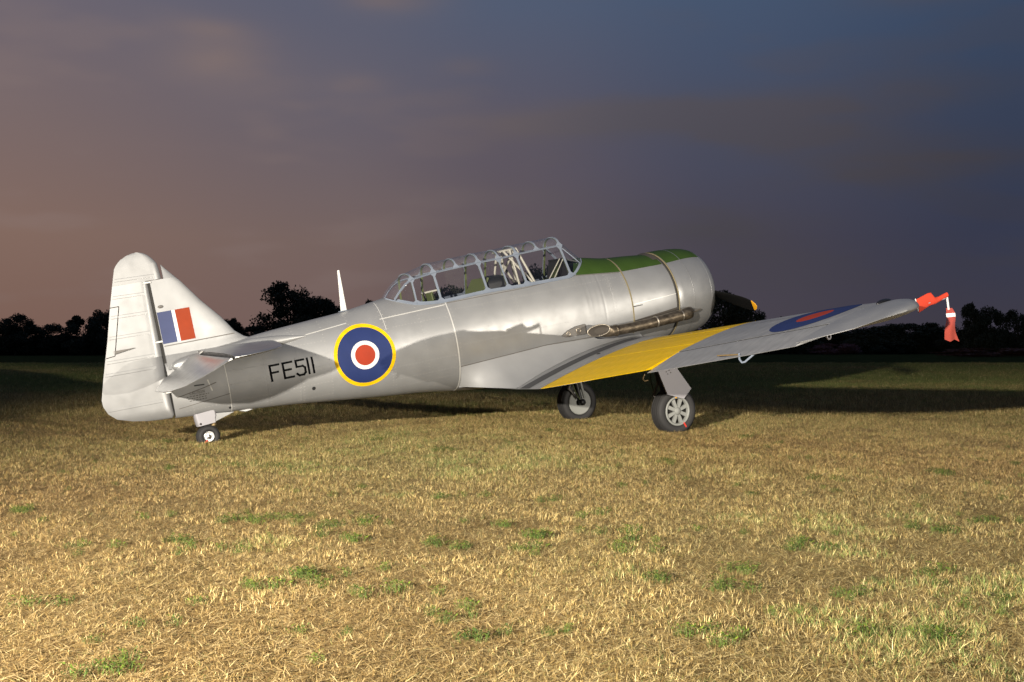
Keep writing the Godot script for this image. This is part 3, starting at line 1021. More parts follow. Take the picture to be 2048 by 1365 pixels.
func canopy() -> void:
	var c := Node3D.new()
	c.name = "canopy"
	plane.add_child(c)
	var fwd := Vector3(1, 0, 0)
	for i in 8:
		var half := i == 1 or i == 5
		var path := PackedVector3Array()
		if not half:
			for k in 9: path.append(hoop_side(i, k / 8.0, 0.0))
		for k in range(0 if half else 1, 16): path.append(hoop_arch(i, k / 16.0))
		if half: path.append(hoop_arch(i, 1.0))
		else:
			path.append(mir(hoop_side(i, 1.0)))
			for k in range(1, 9): path.append(mir(hoop_side(i, 1.0 - k / 8.0)))
		var mb := MB.new()
		mb.ribbon(path, [fwd], 0.030 if i in [0, 2, 4, 6] else 0.022, 0.012)
		# gusset plates where the hoop meets the shoulder rail
		for sd in 2:
			var s0 := hoop_side(i, 1.0, 0.0085)
			var dn := hoop_side(i, 0.83, 0.0085)
			var up := hoop_arch(i, 0.12, 0.0085)
			var tri := [PackedVector3Array([s0 + fwd * 0.055, up, s0 - fwd * 0.055])]
			if not half: tri.append(PackedVector3Array([s0 + fwd * 0.055, s0 - fwd * 0.055, dn]))
			for q in tri:
				if sd == 1:
					for k in 3: q[k] = mir(q[k])
				mb.prism(q, Vector3(0, -0.002, -0.004 * (1 - 2 * sd)))
			if not half:
				var b0 := hoop_side(i, 0.0, 0.0085)
				var b1 := hoop_side(i, 0.16, 0.0085)
				var q2 := PackedVector3Array([b0 + fwd * 0.08, b0 - fwd * 0.08, b1])
				if sd == 1:
					for k in 3: q2[k] = mir(q2[k])
				mb.prism(q2, Vector3(0, 0, -0.004 * (1 - 2 * sd)))
		var hp := part("canopy_hoop", mb.mesh(), M.frame_grey, c)
		var ln := MB.new()
		var inner := PackedVector3Array()
		for q in path:
			inner.append(Vector3(q.x, q.y - 0.011, q.z * 0.965))
		ln.ribbon(inner, [fwd], 0.026, 0.008)
		part("lining", ln.mesh(), M.zinc_green, hp)
	# rails
	for sd in 2:
		var sg := 1.0 - 2.0 * sd
		var sh := PackedVector3Array()
		var sl := PackedVector3Array()
		for i in 8:
			sh.append(hoop_side(i, 1.0, 0.002) if sd == 0 else mir(hoop_side(i, 1.0, 0.002)))
		for s in stations(2.66, 4.95, 0.1):
			sl.append(fus_pt(s, curve(OPEN, s) + 0.006, 0.004, sg))
		var r1 := MB.new()
		r1.ribbon(sh, [Vector3(0, 0.6, -sg)], 0.026, 0.012)
		part("shoulder_rail", r1.mesh(), M.frame_grey, c)
		var r2 := MB.new()
		r2.ribbon(sl, [Vector3(0, 1, -0.45 * sg)], 0.036, 0.014)
		part("sill_rail", r2.mesh(), M.frame_grey, c)
		# windscreen corner post and base, rear corner post and base
		var fp := wind_base(0.0)
		var rp := rear_base(0.0)
		var f0 := hoop_side(0, 1.0)
		var r0 := hoop_side(7, 1.0)
		var ff := PackedVector3Array(); var rf := PackedVector3Array()
		var pth := [PackedVector3Array([f0, f0.lerp(fp, 0.5) + Vector3(0, 0.004, 0), fp]), PackedVector3Array([r0, r0.lerp(rp, 0.35) + Vector3(0, 0.028, 0.012), r0.lerp(rp, 0.7) + Vector3(0, 0.022, 0.010), rp])]
		for k in 11:
			ff.append(wind_side(k / 10.0) + Vector3(0, 0.004, 0.003))
			rf.append(rear_side(k / 10.0) + Vector3(0, 0.004, 0.003))
		pth.append(ff); pth.append(rf)
		for k in 4:
			var q: PackedVector3Array = pth[k]
			if sd == 1:
				for j in q.size(): q[j] = mir(q[j])
			var mb := MB.new()
			mb.ribbon(q, [Vector3(0, 0.7, -sg) if k < 2 else Vector3(0, 1, -0.6 * sg)], 0.030, 0.012)
			part(["windscreen_post", "rear_post", "windscreen_base", "rear_base"][k], mb.mesh(), M.frame_grey, c)
	# panes
	for sd in 2:
		for b in [[0, 2], [2, 3], [3, 4], [4, 6], [6, 7]]:
			var rows := []
			for k in 5:
				var row := PackedVector3Array()
				for j in 7:
					var q := hoop_side(b[0], j / 6.0).lerp(hoop_side(b[1], j / 6.0), k / 4.0)
					row.append(q if sd == 0 else mir(q))
				rows.append(row)
			var mb := MB.new()
			mb.grid(rows)
			part("pane", mb.mesh(), M.glass, c)
		for e in 2:
			var rows := []
			for k in 5:
				var row := PackedVector3Array()
				for j in 7:
					var q := hoop_side(0 if e == 0 else 7, j / 6.0).lerp(wind_side(j / 6.0) if e == 0 else rear_side(j / 6.0), k / 4.0)
					if e == 1: q += Vector3(0, 0.03, 0.012) * sin(k / 4.0 * PI) * (j / 6.0)
					row.append(q if sd == 0 else mir(q))
				rows.append(row)
			var mb := MB.new()
			mb.grid(rows)
			part("pane", mb.mesh(), M.glass, c)
	for i in 9:
		var rows := []
		for k in 5:
			var row := PackedVector3Array()
			for j in 17:
				var u := j / 16.0
				var q: Vector3
				if i < 7: q = hoop_arch(i, u).lerp(hoop_arch(i + 1, u), k / 4.0)
				elif i == 7: q = hoop_arch(0, u).lerp(wind_base(u), k / 4.0)
				else: q = hoop_arch(7, u).lerp(rear_base(u), k / 4.0) + Vector3(0, 0.03, 0) * sin(k / 4.0 * PI)
				row.append(q)
			rows.append(row)
		var mb := MB.new()
		mb.grid(rows)
		part("top_pane", mb.mesh(), M.top_glass, c)

func wind_base(u: float) -> Vector3:
	var z := 0.235 * cos(u * PI)
	var s := 2.40 - 0.105 * sin(u * PI)
	var a := fus_angle(s, 0.70)
	var q := curve(F_TOP, s) * sqrt(maxf(0.0, 1.0 - pow(z / curve(F_WID, s), 2)))
	return P(s, q + 0.006, z)

func wind_side(u: float) -> Vector3:
	var s := lerpf(2.66, 2.40, u)
	return fus_pt(s, curve(OPEN, s), 0.004)

func rear_base(u: float) -> Vector3:
	var z := 0.21 * cos(u * PI)
	var s := 5.215 + 0.075 * sin(u * PI)
	var y := lerpf(curve(OPEN, 5.215), curve(F_TOP, 5.29), sin(u * PI))
	return P(s, y + 0.006, z)

func rear_side(u: float) -> Vector3:
	var s := lerpf(4.95, 5.215, u)
	var q := fus_pt(s, curve(OPEN, s), 0.004)
	if u > 0.9: q.z = lerpf(q.z, 0.21, (u - 0.9) * 10.0)
	return q

func cockpit() -> void:
	# rear instrument hood: black top with sloping green panel
	var hd := MB.new()
	var rows := []
	for q in [[3.56, 0.52], [3.55, 0.66], [3.56, 0.735], [3.60, 0.752], [3.74, 0.758], [3.86, 0.748], [3.88, 0.70]]:
		var row := PackedVector3Array()
		for k in 15:
			var g := lerpf(0, PI, k / 14.0)
			row.append(P(q[0], 0.50 + (q[1] - 0.50) * pow(sin(g), 0.35), 0.27 * cos(g)))
		rows.append(row)
	hd.grid(rows)
	part("instrument_hood", hd.mesh(), M.black, plane)
	var sl := MB.new()
	sl.prism(PackedVector3Array([P(3.87, 0.745, -0.25), P(3.87, 0.745, 0.25), P(4.04, 0.50, 0.27), P(4.04, 0.50, -0.27)]), Vector3(0.02, -0.012, 0))
	part("hood_panel", sl.mesh(), M.zinc_green, plane)
	# front glare shield and panel
	var gs := MB.new()
	gs.prism(PackedVector3Array([P(2.42, 0.74, -0.24), P(2.42, 0.74, 0.24), P(2.64, 0.82, 0.2), P(2.64, 0.82, -0.2)]), Vector3(0, -0.02, 0))
	gs.prism(PackedVector3Array([P(2.62, 0.81, -0.22), P(2.62, 0.81, 0.22), P(2.66, 0.52, 0.31), P(2.66, 0.52, -0.31)]), Vector3(0.03, 0, 0))
	part("glare_shield", gs.mesh(), M.black, plane)
	var pn := MB.new()
	pn.prism(PackedVector3Array([P(2.66, 0.80, 0.12), P(2.70, 0.80, 0.2), P(2.96, 0.52, 0.26), P(2.78, 0.50, 0.2)]), Vector3(0, 0, -0.012))
	part("side_panel", pn.mesh(), M.zinc_green, plane)
	for q in [[2.69, 0.815, 2.97, 0.535], [2.64, 0.80, 2.86, 0.56]]:
		var rd := MB.new()
		rd.tube(PackedVector3Array([P(q[0], q[1], 0.21), P(q[2], q[3], 0.27)]), [0.008], 8)
		part("panel_edge", rd.mesh(), M.tube_white, plane)
	for i in 2:
		# seats
		var sx := 3.12 if i == 0 else 4.35
		var st := MB.new()
		st.box(Transform3D(Basis(Vector3(0, 0, 1), -0.18), P(sx + 0.14, 0.28, 0)), Vector3(0.05, 0.52, 0.4), 0.02)
		st.box(Transform3D(Basis(), P(sx - 0.08, 0.08, 0)), Vector3(0.4, 0.06, 0.4), 0.02)
		part("seat", st.mesh(), M.zinc_green, plane)
	# crash pylon between the cockpits: white tubes
	for q in [
		[3.54, 1.055, 0.12, 3.30, 1.062, 0.12], [3.54, 1.055, -0.12, 3.30, 1.062, -0.12], [3.54, 1.055, 0.12, 3.54, 1.055, -0.12], [3.30, 1.062, 0.12, 3.30, 1.062, -0.12],
		[3.40, 1.06, 0.12, 3.40, 0.40, 0.28], [3.40, 1.06, -0.12, 3.40, 0.40, -0.28], [3.50, 1.05, 0.12, 3.16, 0.50, 0.28], [3.50, 1.05, -0.12, 3.16, 0.50, -0.28],
		[3.30, 1.06, 0.12, 3.16, 0.52, 0.27], [3.30, 1.06, -0.12, 3.16, 0.52, -0.27], [3.48, 1.05, -0.12, 3.56, 0.50, -0.28], [3.34, 1.03, 0.1, 3.46, 0.62, -0.25],
	]:
		var tb := MB.new()
		tb.tube(PackedVector3Array([P(q[0], q[1], q[2]), P(q[3], q[4], q[5])]), [0.017], 8)
		part("pylon_tube", tb.mesh(), M.tube_white, plane)
	# rear gunner frame and struts
	for q in [[4.70, 0.685, -0.1, 4.52, 0.70, 0.08], [4.70, 0.685, -0.1, 4.60, 0.45, -0.12], [4.60, 0.69, 0.0, 4.56, 0.45, 0.02], [4.52, 0.70, 0.08, 4.56, 0.45, 0.1]]:
		var tb := MB.new()
		tb.tube(PackedVector3Array([P(q[0], q[1], q[2]), P(q[3], q[4], q[5])]), [0.014], 8)
		part("seat_frame_tube", tb.mesh(), M.tube_white if q[3] < 4.55 else M.zinc_green, plane)
	var sp := MB.new()
	sp.box(Transform3D(Basis(Vector3(0, 0, 1), 0.12), P(4.64, 0.58, 0.0)), Vector3(0.02, 0.2, 0.2), 0.004)
	part("seat_back_plate", sp.mesh(), M.zinc_green, plane)

# ---------------------------------------------------------------- wings
func wing(sg: float) -> void:
	var rings := []
	for z in [0.0, 0.5, 1.0, 1.25, 1.5]: rings.append(wing_ring(z * sg))
	part("center_wing", loft(rings, false, true), M.wing_silver, plane)
	rings = []
	for z in [1.506, 1.522]: rings.append(wing_ring(z * sg, 0.0, 1.0, -0.004))
	part("joint_gap", loft(rings), M.dark_gap, plane)
	rings = []
	for z in [1.47, 1.498]: rings.append(wing_ring(z * sg, 0.0, 1.0, 0.010))
	part("joint_cover", loft(rings), M.bare_metal, plane)
	rings = []
	for z in [1.52, 2.0, 2.5, 3.0, 3.625]: rings.append(wing_ring(z * sg))
	part("yellow_band", loft(rings), M.yellow, plane)
	var zi := 3.645
	var zo := 5.74
	var hx := 0.66
	rings = []
	for k in 7:
		var z := lerpf(3.6255, zo, k / 6.0)
		var hz := (lerps([[3.6, 3.462], [5.75, 3.362]], z) - lerps(W_LE, z)) / (lerps(W_TE, z) - lerps(W_LE, z))
		rings.append(wing_ring(z * sg, 0.0, hz))
	part("outer_wing", loft(rings), M.wing_silver, plane)
	# aileron, drooped a little
	var drop := 0.07 if sg > 0 else -0.05
	rings = []
	for k in 7:
		var z := lerpf(zi, zo - 0.012, k / 6.0)
		var hz := (lerps([[3.6, 3.492], [5.75, 3.392]], z) - lerps(W_LE, z)) / (lerps(W_TE, z) - lerps(W_LE, z))
		var ring := wing_ring(z * sg, hz, 1.0)
		var e := wing_ends(z * sg)
		var hp: Vector3 = e[0].lerp(e[1], hz)
		for j in ring.size():
			var d := ring[j] - hp
			ring[j] = hp + Vector3(d.x * cos(drop) - d.y * sin(drop) * -1.0 * 0.0, d.y + d.x * sin(drop), d.z)
		rings.append(ring)
	var ail := part("aileron", loft(rings), M.wing_silver, plane)
	rings = []
	for z in [zo, 5.85, 5.95, 6.03, 6.1, 6.16, 6.21, 6.26, 6.30, 6.34, 6.365, 6.38, 6.385]: rings.append(wing_ring(z * sg))
	part("wing_tip", loft(rings), M.cowl_silver, plane)
	var dg := MB.new()
	var ga := PackedVector3Array(); var gb := PackedVector3Array()
	for k in 12:
		var z := lerpf(zi, zo - 0.012, k / 11.0)
		var sc: float = lerps([[3.6, 3.477], [5.75, 3.377]], z)
		ga.append(wing_top(sc - 0.0125, z * sg, -0.001)); gb.append(wing_top(sc + 0.004, z * sg, -0.03))
	dg.grid([ga, gb])
	part("aileron_gap_shade", dg.mesh(), M.black, plane)  # black facing over the wing's rear face, painting the slot's shade
	# raised seams on the upper skin
	var sm := MB.new()
	for q in [[3.66, 5.70, 0.30]]:
		var a := PackedVector3Array(); var b := PackedVector3Array()
		for k in 12:
			var z := lerpf(q[0], q[1], k / 11.0)
			var s := lerpf(lerps(W_LE, z), lerps(W_TE, z), q[2])
			a.append(wing_top(s - 0.006, z * sg, 0.0016)); b.append(wing_top(s + 0.006, z * sg, 0.0016))
		sm.grid([a, b])
	part("wing_seam", sm.mesh(), M.wing_silver, plane)
	var ys := MB.new()
	for f in [0.34, 0.62]:
		var a := PackedVector3Array(); var b := PackedVector3Array(); var a2 := PackedVector3Array(); var b2 := PackedVector3Array()
		for k in 12:
			var z := lerpf(1.54, 3.61, k / 11.0)
			var s := lerpf(lerps(W_LE, z), lerps(W_TE, z), f)
			a.append(wing_top(s - 0.012, z * sg, 0.0004)); b.append(wing_top(s - 0.009, z * sg, 0.003)); a2.append(wing_top(s + 0.009, z * sg, 0.003)); b2.append(wing_top(s + 0.012, z * sg, 0.0004))
		ys.grid([a, b]); ys.grid([b, a2]); ys.grid([a2, b2])
	part("band_seam", ys.mesh(), M.yellow, plane)
	# walkway strip
	var wk := MB.new()
	var rows := []
	for k in 16:
		var s := lerpf(2.15, 4.085, k / 15.0)
		var z0: float = lerps([[2.15, 0.86], [3.4, 0.95], [4.09, 1.0]], s)
		var row := PackedVector3Array()
		for j in 4: row.append(wing_top(s, (z0 + 0.235 * j / 3.0) * sg, 0.003))
		rows.append(row)
	wk.grid(rows)
	part("walkway", wk.mesh(), M.walkway, plane)
	# upper roundel
	for q in [["wing_roundel", 0.18, 0.44, M.roundel_blue], ["wing_roundel_centre", 0.0005, 0.18, M.roundel_red]]:
		var mb := MB.new()
		rows = []
		var nr := 10
		for i in nr + 1:
			var r := lerpf(q[1], q[2], float(i) / nr)
			var ring := PackedVector3Array()
			for k in 64:
				var g := TAU * k / 64.0
				ring.append(wing_top(2.92 + cos(g) * r, (5.12 + sin(g) * r) * sg, 0.0028))
			rows.append(ring)
		mb.grid(rows, true)
		part(q[0], mb.mesh(), q[3], plane)
	# formation light on the tip
	var dm := MB.new()
	var lp := wing_top(2.80, 5.86 * sg)
	dm.ball(lp, Vector3(0.09, 0.03, 0.035))
	part("wing_light", dm.mesh(), M.black_gloss, plane)
	# aileron hinge bracket, tab and tie-down ring under the wing
	var bk := MB.new()
	var te := P(3.835, -0.287, 5.0 * sg)
	var vv := [Vector2(0.0, 0.0), Vector2(-0.10, -0.10), Vector2(-0.20, -0.015)]
	bk.tube(PackedVector3Array([te + Vector3(0.03, 0.0, 0), te + Vector3(0.0, -0.045, 0.03 * sg), te + Vector3(-0.01, -0.075, 0.07 * sg), te + Vector3(0.0, -0.07, 0.10 * sg), te + Vector3(0.05, 0.005, 0.2 * sg)]), [0.010], 8)
	part("mass_balance_arm", bk.mesh(), M.frame_grey, ail)
	var rodm := MB.new()
	rodm.tube(PackedVector3Array([te + Vector3(0.02, -0.005, 0), te + Vector3(0.0, -0.015, -0.28 * sg)]), [0.008], 6)
	part("tab_rod", rodm.mesh(), M.brass, ail)
	var tg := MB.new()
	var ring2 := PackedVector3Array()
	var tc := P(3.32, -0.225, 5.66 * sg)
	for k in 17:
		var g := TAU * k / 16.0
		ring2.append(tc + Vector3(cos(g) * 0.022, sin(g) * 0.022, 0))
	tg.tube(ring2, [0.009], 8, false)
	tg.box(Transform3D(Basis(), tc + Vector3(0, 0.045, 0)), Vector3(0.03, 0.05, 0.012), 0.003)
	part("tie_down_ring", tg.mesh(), M.door_grey, plane)
	if sg > 0:
		var fc := MB.new()
		fc.lathe([[0.0, 0.0], [0.0, 0.028], [0.006, 0.024], [0.007, 0.0]], Transform3D(Basis(Vector3(0, 1, 0), Vector3(1, 0, 0), Vector3(0, 0, -1)), wing_top(2.95, 1.22, 0.0)), 14)
		part("fuel_cap", fc.mesh(), M.black, plane)
		var pt := MB.new()
		pt.tube(PackedVector3Array([P(2.52, -0.13, 5.75), P(2.34, -0.145, 5.75)]), [0.03, 0.022], 10)
		pt.tube(PackedVector3Array([P(2.34, -0.145, 5.75), P(1.87, -0.135, 5.75)]), [0.012], 10)
		part("pitot_tube", pt.mesh(), M.door_grey, plane)

# ---------------------------------------------------------------- tail
const FIN_LE := [[0.40, 6.80], [0.547, 7.052], [0.583, 7.139], [0.667, 7.237], [0.86, 7.364], [1.101, 7.562], [1.354, 7.739], [1.515, 7.874], [1.58, 7.925]]

func fin_half(s: float, y: float) -> float:
	var le := lerps(FIN_LE, y)
	var x := clampf((s - le) / (8.09 - le), 0, 1)
	return 0.5 * fin_th(y) * (1.55 * sqrt(x) - 0.55 * x)

func fin_th(y: float) -> float:
	return lerps([[0.4, 0.165], [0.6, 0.135], [1.0, 0.105], [1.58, 0.06]], y)

func tail() -> void:
	var side := Vector3(0, 0, 1)
	var rings := []
	for y in [0.36, 0.42, 0.5, 0.547, 0.583, 0.62, 0.667, 0.76, 0.86, 1.0, 1.101, 1.25, 1.354, 1.40, 1.416]:
		rings.append(foil(P(lerps(FIN_LE, y), y, 0), P(8.09, y, 0), side, fin_th(y), 2))
	var fin := part("fin", loft(rings), M.silver, plane)
	rings = []
	for y in [1.4165, 1.46, 1.515, 1.56, 1.582]:
		rings.append(foil(P(lerps(FIN_LE, y), y, 0), P(7.931, y, 0), side, lerpf(0.062, 0.02, (y - 1.416) / 0.17), 2))
	var tp := MB.new()
	tp.grid(rings, true)
	caps(tp, rings[-1])
	part("fin_top", tp.mesh(), M.silver, fin)
	# fin base seam
	var fs := MB.new()
	for sd in [1.0, -1.0]:
		var a := PackedVector3Array(); var b := PackedVector3Array()
		for k in 14:
			var s := lerpf(7.25, 8.08, k / 13.0)
			a.append(P(s, 0.632, (fin_half(s, 0.632) + 0.002) * sd)); b.append(P(s, 0.644, (fin_half(s, 0.644) + 0.002) * sd))
		fs.grid([a, b])
	part("fin_seam", fs.mesh(), M.seam_dark, fin)
	var lt := MB.new()
	lt.ball(P(8.03, 1.10, 0.055), Vector3(0.032, 0.018, 0.012))
	part("inspection_cover", lt.mesh(), M.seam_dark, fin)
	# rudder
	var te := [[-0.204, 8.20], [-0.20, 8.26], [-0.18, 8.41], [-0.145, 8.58], [-0.087, 8.74], [-0.008, 8.82], [0.087, 8.858], [0.164, 8.859], [0.43, 8.786], [0.8, 8.673], [1.18, 8.57], [1.43, 8.496], [1.617, 8.439], [1.66, 8.405], [1.70, 8.362], [1.743, 8.281], [1.751, 8.252], [1.757, 8.226], [1.761, 8.205], [1.763, 8.188]]
	var fr := [[1.425, 7.951], [1.53, 7.958], [1.607, 7.968], [1.659, 7.997], [1.716, 8.05], [1.735, 8.078], [1.751, 8.108], [1.757, 8.13], [1.761, 8.15], [1.763, 8.172]]
	rings = []
	for y in [-0.204, -0.20, -0.19, -0.18, -0.165, -0.145, -0.12, -0.087, -0.05, -0.008, 0.04, 0.087, 0.164, 0.3, 0.43, 0.6, 0.8, 1.0, 1.18, 1.3, 1.42]:
		var f := 8.112 if y > -0.17 else lerpf(8.14, 8.112, (y + 0.204) / 0.034)
		var thk: float = 0.125 if y > -0.1 else lerpf(0.03, 0.125, sqrt((y + 0.204) / 0.104))
		if y > 0.5: thk = lerpf(0.125, 0.09, (y - 0.5) / 0.92)
		rings.append(foil(P(f, y, 0), P(lerps(te, y), y, 0), side, thk, 1))
	var rud := part("rudder", loft(rings), M.silver, plane)
	rings = []
	for y in [1.421, 1.43, 1.48, 1.53, 1.607, 1.64, 1.67, 1.70, 1.716, 1.726, 1.735, 1.743, 1.751, 1.757, 1.761, 1.763]:
		rings.append(foil(P(lerps(fr, y), y, 0), P(lerps(te, y), y, 0), side, 0.085 * sqrt(clampf((1.772 - y) / 0.2, 0.03, 1.0)), 1))
	part("rudder_horn", loft(rings), M.silver, rud)
	# rib tapes on the fabric
	for y in [0.02, 0.42, 0.56, 0.83, 1.06, 1.28, 1.47]:
		var mb := MB.new()
		for sd in [1.0, -1.0]:
			var r := [PackedVector3Array(), PackedVector3Array(), PackedVector3Array(), PackedVector3Array()]
			for k in 10:
				for j in 4:
					var yy: float = y + [-0.018, -0.013, 0.013, 0.018][j] + k * 0.001
					var f := 8.112 if yy < 1.42 else lerps(fr, yy)
					var b := lerps(te, yy)
					var s := lerpf(f + 0.15 * (b - f), b - 0.02, k / 9.0)
					var thk: float = 0.125 if yy < 0.5 else lerpf(0.125, 0.09, (yy - 0.5) / 0.92)
					if yy > 1.42: thk = 0.085 * sqrt(clampf((1.772 - yy) / 0.2, 0.03, 1.0))
					var x := (s - f) / (b - f)
					r[j].append(P(s, yy, (0.5 * thk * (1.0 - (x - 0.14) / 0.86 * 0.88) + (0.0022 if j in [1, 2] else 0.0003)) * sd))
			for j in 3: mb.grid([r[j], r[j + 1]])
		part("rib_tape", mb.mesh(), M.silver, rud)
	# trim tab outline: gap lines and a little actuating horn
	var gl := MB.new()
	for q in [[8.572, 1.182, 8.474, 1.182], [8.474, 1.182, 8.624, 0.632], [8.624, 0.632, 8.722, 0.622]]:
		var pts := PackedVector3Array()
		for k in 7:
			var s := lerpf(q[0], q[2], k / 6.0)
			var y := lerpf(q[1], q[3], k / 6.0)
			var b := lerps(te, y)
			var thk := lerpf(0.125, 0.09, (y - 0.5) / 0.92)
			var x := (s - 8.112) / (b - 8.112)
			pts.append(P(s, y, 0.5 * thk * (1.0 - (x - 0.14) / 0.86 * 0.88) + 0.001))
		gl.ribbon(pts, [Vector3(0, 1, 0) if absf(q[3] - q[1]) < 0.1 else Vector3(1, 0, 0)], 0.009, 0.003)
	part("tab_gap", gl.mesh(), M.dark_gap, rud)
	var hn := MB.new()
	hn.prism(PackedVector3Array([P(8.62, 0.655, 0.03), P(8.40, 0.688, 0.055), P(8.62, 0.69, 0.03)]), Vector3(0, 0, 0.022))
	part("tab_horn", hn.mesh(), M.seam_dark, rud)
	# rudder hinges and the dark hinge line
	for y in [1.40, 0.70, 0.10]:
		var hb := MB.new()
		hb.box(Transform3D(Basis(), P(8.125, y, 0.052)), Vector3(0.085, 0.022, 0.02), 0.004)
		part("rudder_hinge", hb.mesh(), M.seam_light, rud)
	var hg := MB.new()
	hg.box(Transform3D(Basis(), P(8.10, 0.62, 0.0)), Vector3(0.03, 1.6, 0.05), 0.002)
	part("hinge_gap", hg.mesh(), M.dark_gap, plane)
	# stabilizers and elevators
	for sd in [1.0, -1.0]:
		var sle := [[0.05, 6.82], [0.25, 6.86], [0.7, 6.93], [1.2, 7.02], [1.55, 7.10], [1.72, 7.165], [1.84, 7.24], [1.92, 7.34], [1.97, 7.46], [1.995, 7.58], [2.0, 7.66]]
		rings = []
		for z in [0.05, 0.25, 0.5, 0.7, 1.0, 1.2, 1.4, 1.55, 1.65, 1.72, 1.78, 1.84, 1.88, 1.92, 1.95, 1.97, 1.985, 1.995, 2.0]:
			var y: float = 0.468 - 0.010 * z
			var th: float = lerps([[0.05, 0.10], [1.5, 0.075], [1.84, 0.055], [1.95, 0.035], [2.0, 0.012]], z)
			rings.append(foil(P(lerps(sle, z), y, z * sd), P(7.715, y, z * sd), Vector3.UP, th, 2))
		var stb := part("stabilizer", loft(rings), M.bare_metal, plane)
		var sgp := MB.new()
		var g0 := PackedVector3Array(); var g1 := PackedVector3Array()
		for k in 20:
			var z := lerpf(0.06, 1.99, k / 19.0)
			var th: float = lerps([[0.05, 0.10], [1.5, 0.075], [1.84, 0.055], [1.95, 0.035], [2.0, 0.012]], z) * 0.47
			g0.append(P(7.718, 0.468 - 0.010 * z + th, z * sd)); g1.append(P(7.718, 0.468 - 0.010 * z - th, z * sd))
		sgp.grid([g0, g1])
		part("hinge_gap", sgp.mesh(), M.black, stb)  # black plate painting the shade in the elevator slot
		var droop := deg_to_rad(25.0)
		var ete := [[0.06, 0.30], [0.09, 0.40], [0.16, 0.49], [0.35, 0.60], [0.56, 0.665], [1.0, 0.645], [1.3, 0.605], [1.62, 0.50], [1.8, 0.36], [1.9, 0.22], [1.96, 0.10], [1.98, 0.05]]
		rings = []
		for z in [0.06, 0.075, 0.09, 0.125, 0.16, 0.25, 0.35, 0.45, 0.56, 0.8, 1.0, 1.15, 1.3, 1.45, 1.62, 1.72, 1.8, 1.86, 1.9, 1.935, 1.96, 1.98]:
			var y: float = 0.468 - 0.010 * z
			var ch: float = lerps(ete, z)
			var h0 := P(7.738, y - 0.004, z * sd)
			var dir := Vector3(-cos(droop), -sin(droop), 0)
			var th: float = lerps([[0.06, 0.085], [1.5, 0.062], [1.9, 0.04], [1.98, 0.02]], z)
			rings.append(foil(h0, h0 + dir * ch, Vector3(-sin(droop), cos(droop), 0), th, 1))
		var el := part("elevator", loft(rings), M.bare_metal, plane)
		var hh := MB.new()
		hh.box(Transform3D(Basis(Vector3(0, 0, 1), droop), P(7.73, 0.50, 0.32 * sd)), Vector3(0.05, 0.014, 0.05), 0.003)
		part("elevator_hinge", hh.mesh(), M.seam_light, el)
		# root fairing above and behind the stabilizer
		rings = []
		for q in [[6.45, 0.008, 0.445], [6.6, 0.04, 0.448], [6.8, 0.075, 0.45], [7.1, 0.098, 0.452], [7.4, 0.106, 0.425], [7.7, 0.104, 0.402], [7.85, 0.096, 0.396], [7.93, 0.086, 0.392], [7.98, 0.073, 0.389], [8.02, 0.053, 0.387], [8.042, 0.032, 0.386], [8.054, 0.004, 0.385]]:
			var ring := PackedVector3Array()
			for k in 20:
				var g := TAU * k / 20.0
				ring.append(P(q[0], q[2] + cos(g) * q[1] * 0.9, (0.085 + lerps([[6.45, 0.14], [7.0, 0.075], [7.6, 0.02], [8.05, 0.0]], q[0]) + sin(g) * q[1] * 0.72) * sd))
			rings.append(ring)
		var fm := MB.new()
		fm.grid(rings, true)
		part("stabilizer_fairing", fm.mesh(), M.silver, plane)

# ---------------------------------------------------------------- undercarriage
func tyre_mesh(r: float, w: float, rim: float) -> ArrayMesh:
	var mb := MB.new()
	var prof := []
	var rm := (r + rim) * 0.5
	var h := (r - rim) * 0.5
	for k in 29:
		var g := TAU * k / 28.0
		var cx := cos(g); var sy := sin(g)
		prof.append([signf(sy) * pow(absf(sy), 0.75) * w * 0.5, rm + signf(cx) * pow(absf(cx), 0.8) * h])
	mb.lathe(prof, Transform3D(Basis(Vector3(0, 0, 1), Vector3(0, 1, 0), Vector3(-1, 0, 0)), Vector3.ZERO), 56)
	# tread grooves are real rings cut as narrow dark ribs
	for x in [-0.3, -0.1, 0.1, 0.3]:
		mb.lathe([[x * w - 0.006, r - 0.004], [x * w - 0.005, r + 0.0025], [x * w + 0.005, r + 0.0025], [x * w + 0.006, r - 0.004]], Transform3D(Basis(Vector3(0, 0, 1), Vector3(0, 1, 0), Vector3(-1, 0, 0)), Vector3.ZERO), 56)
	return mb.mesh()

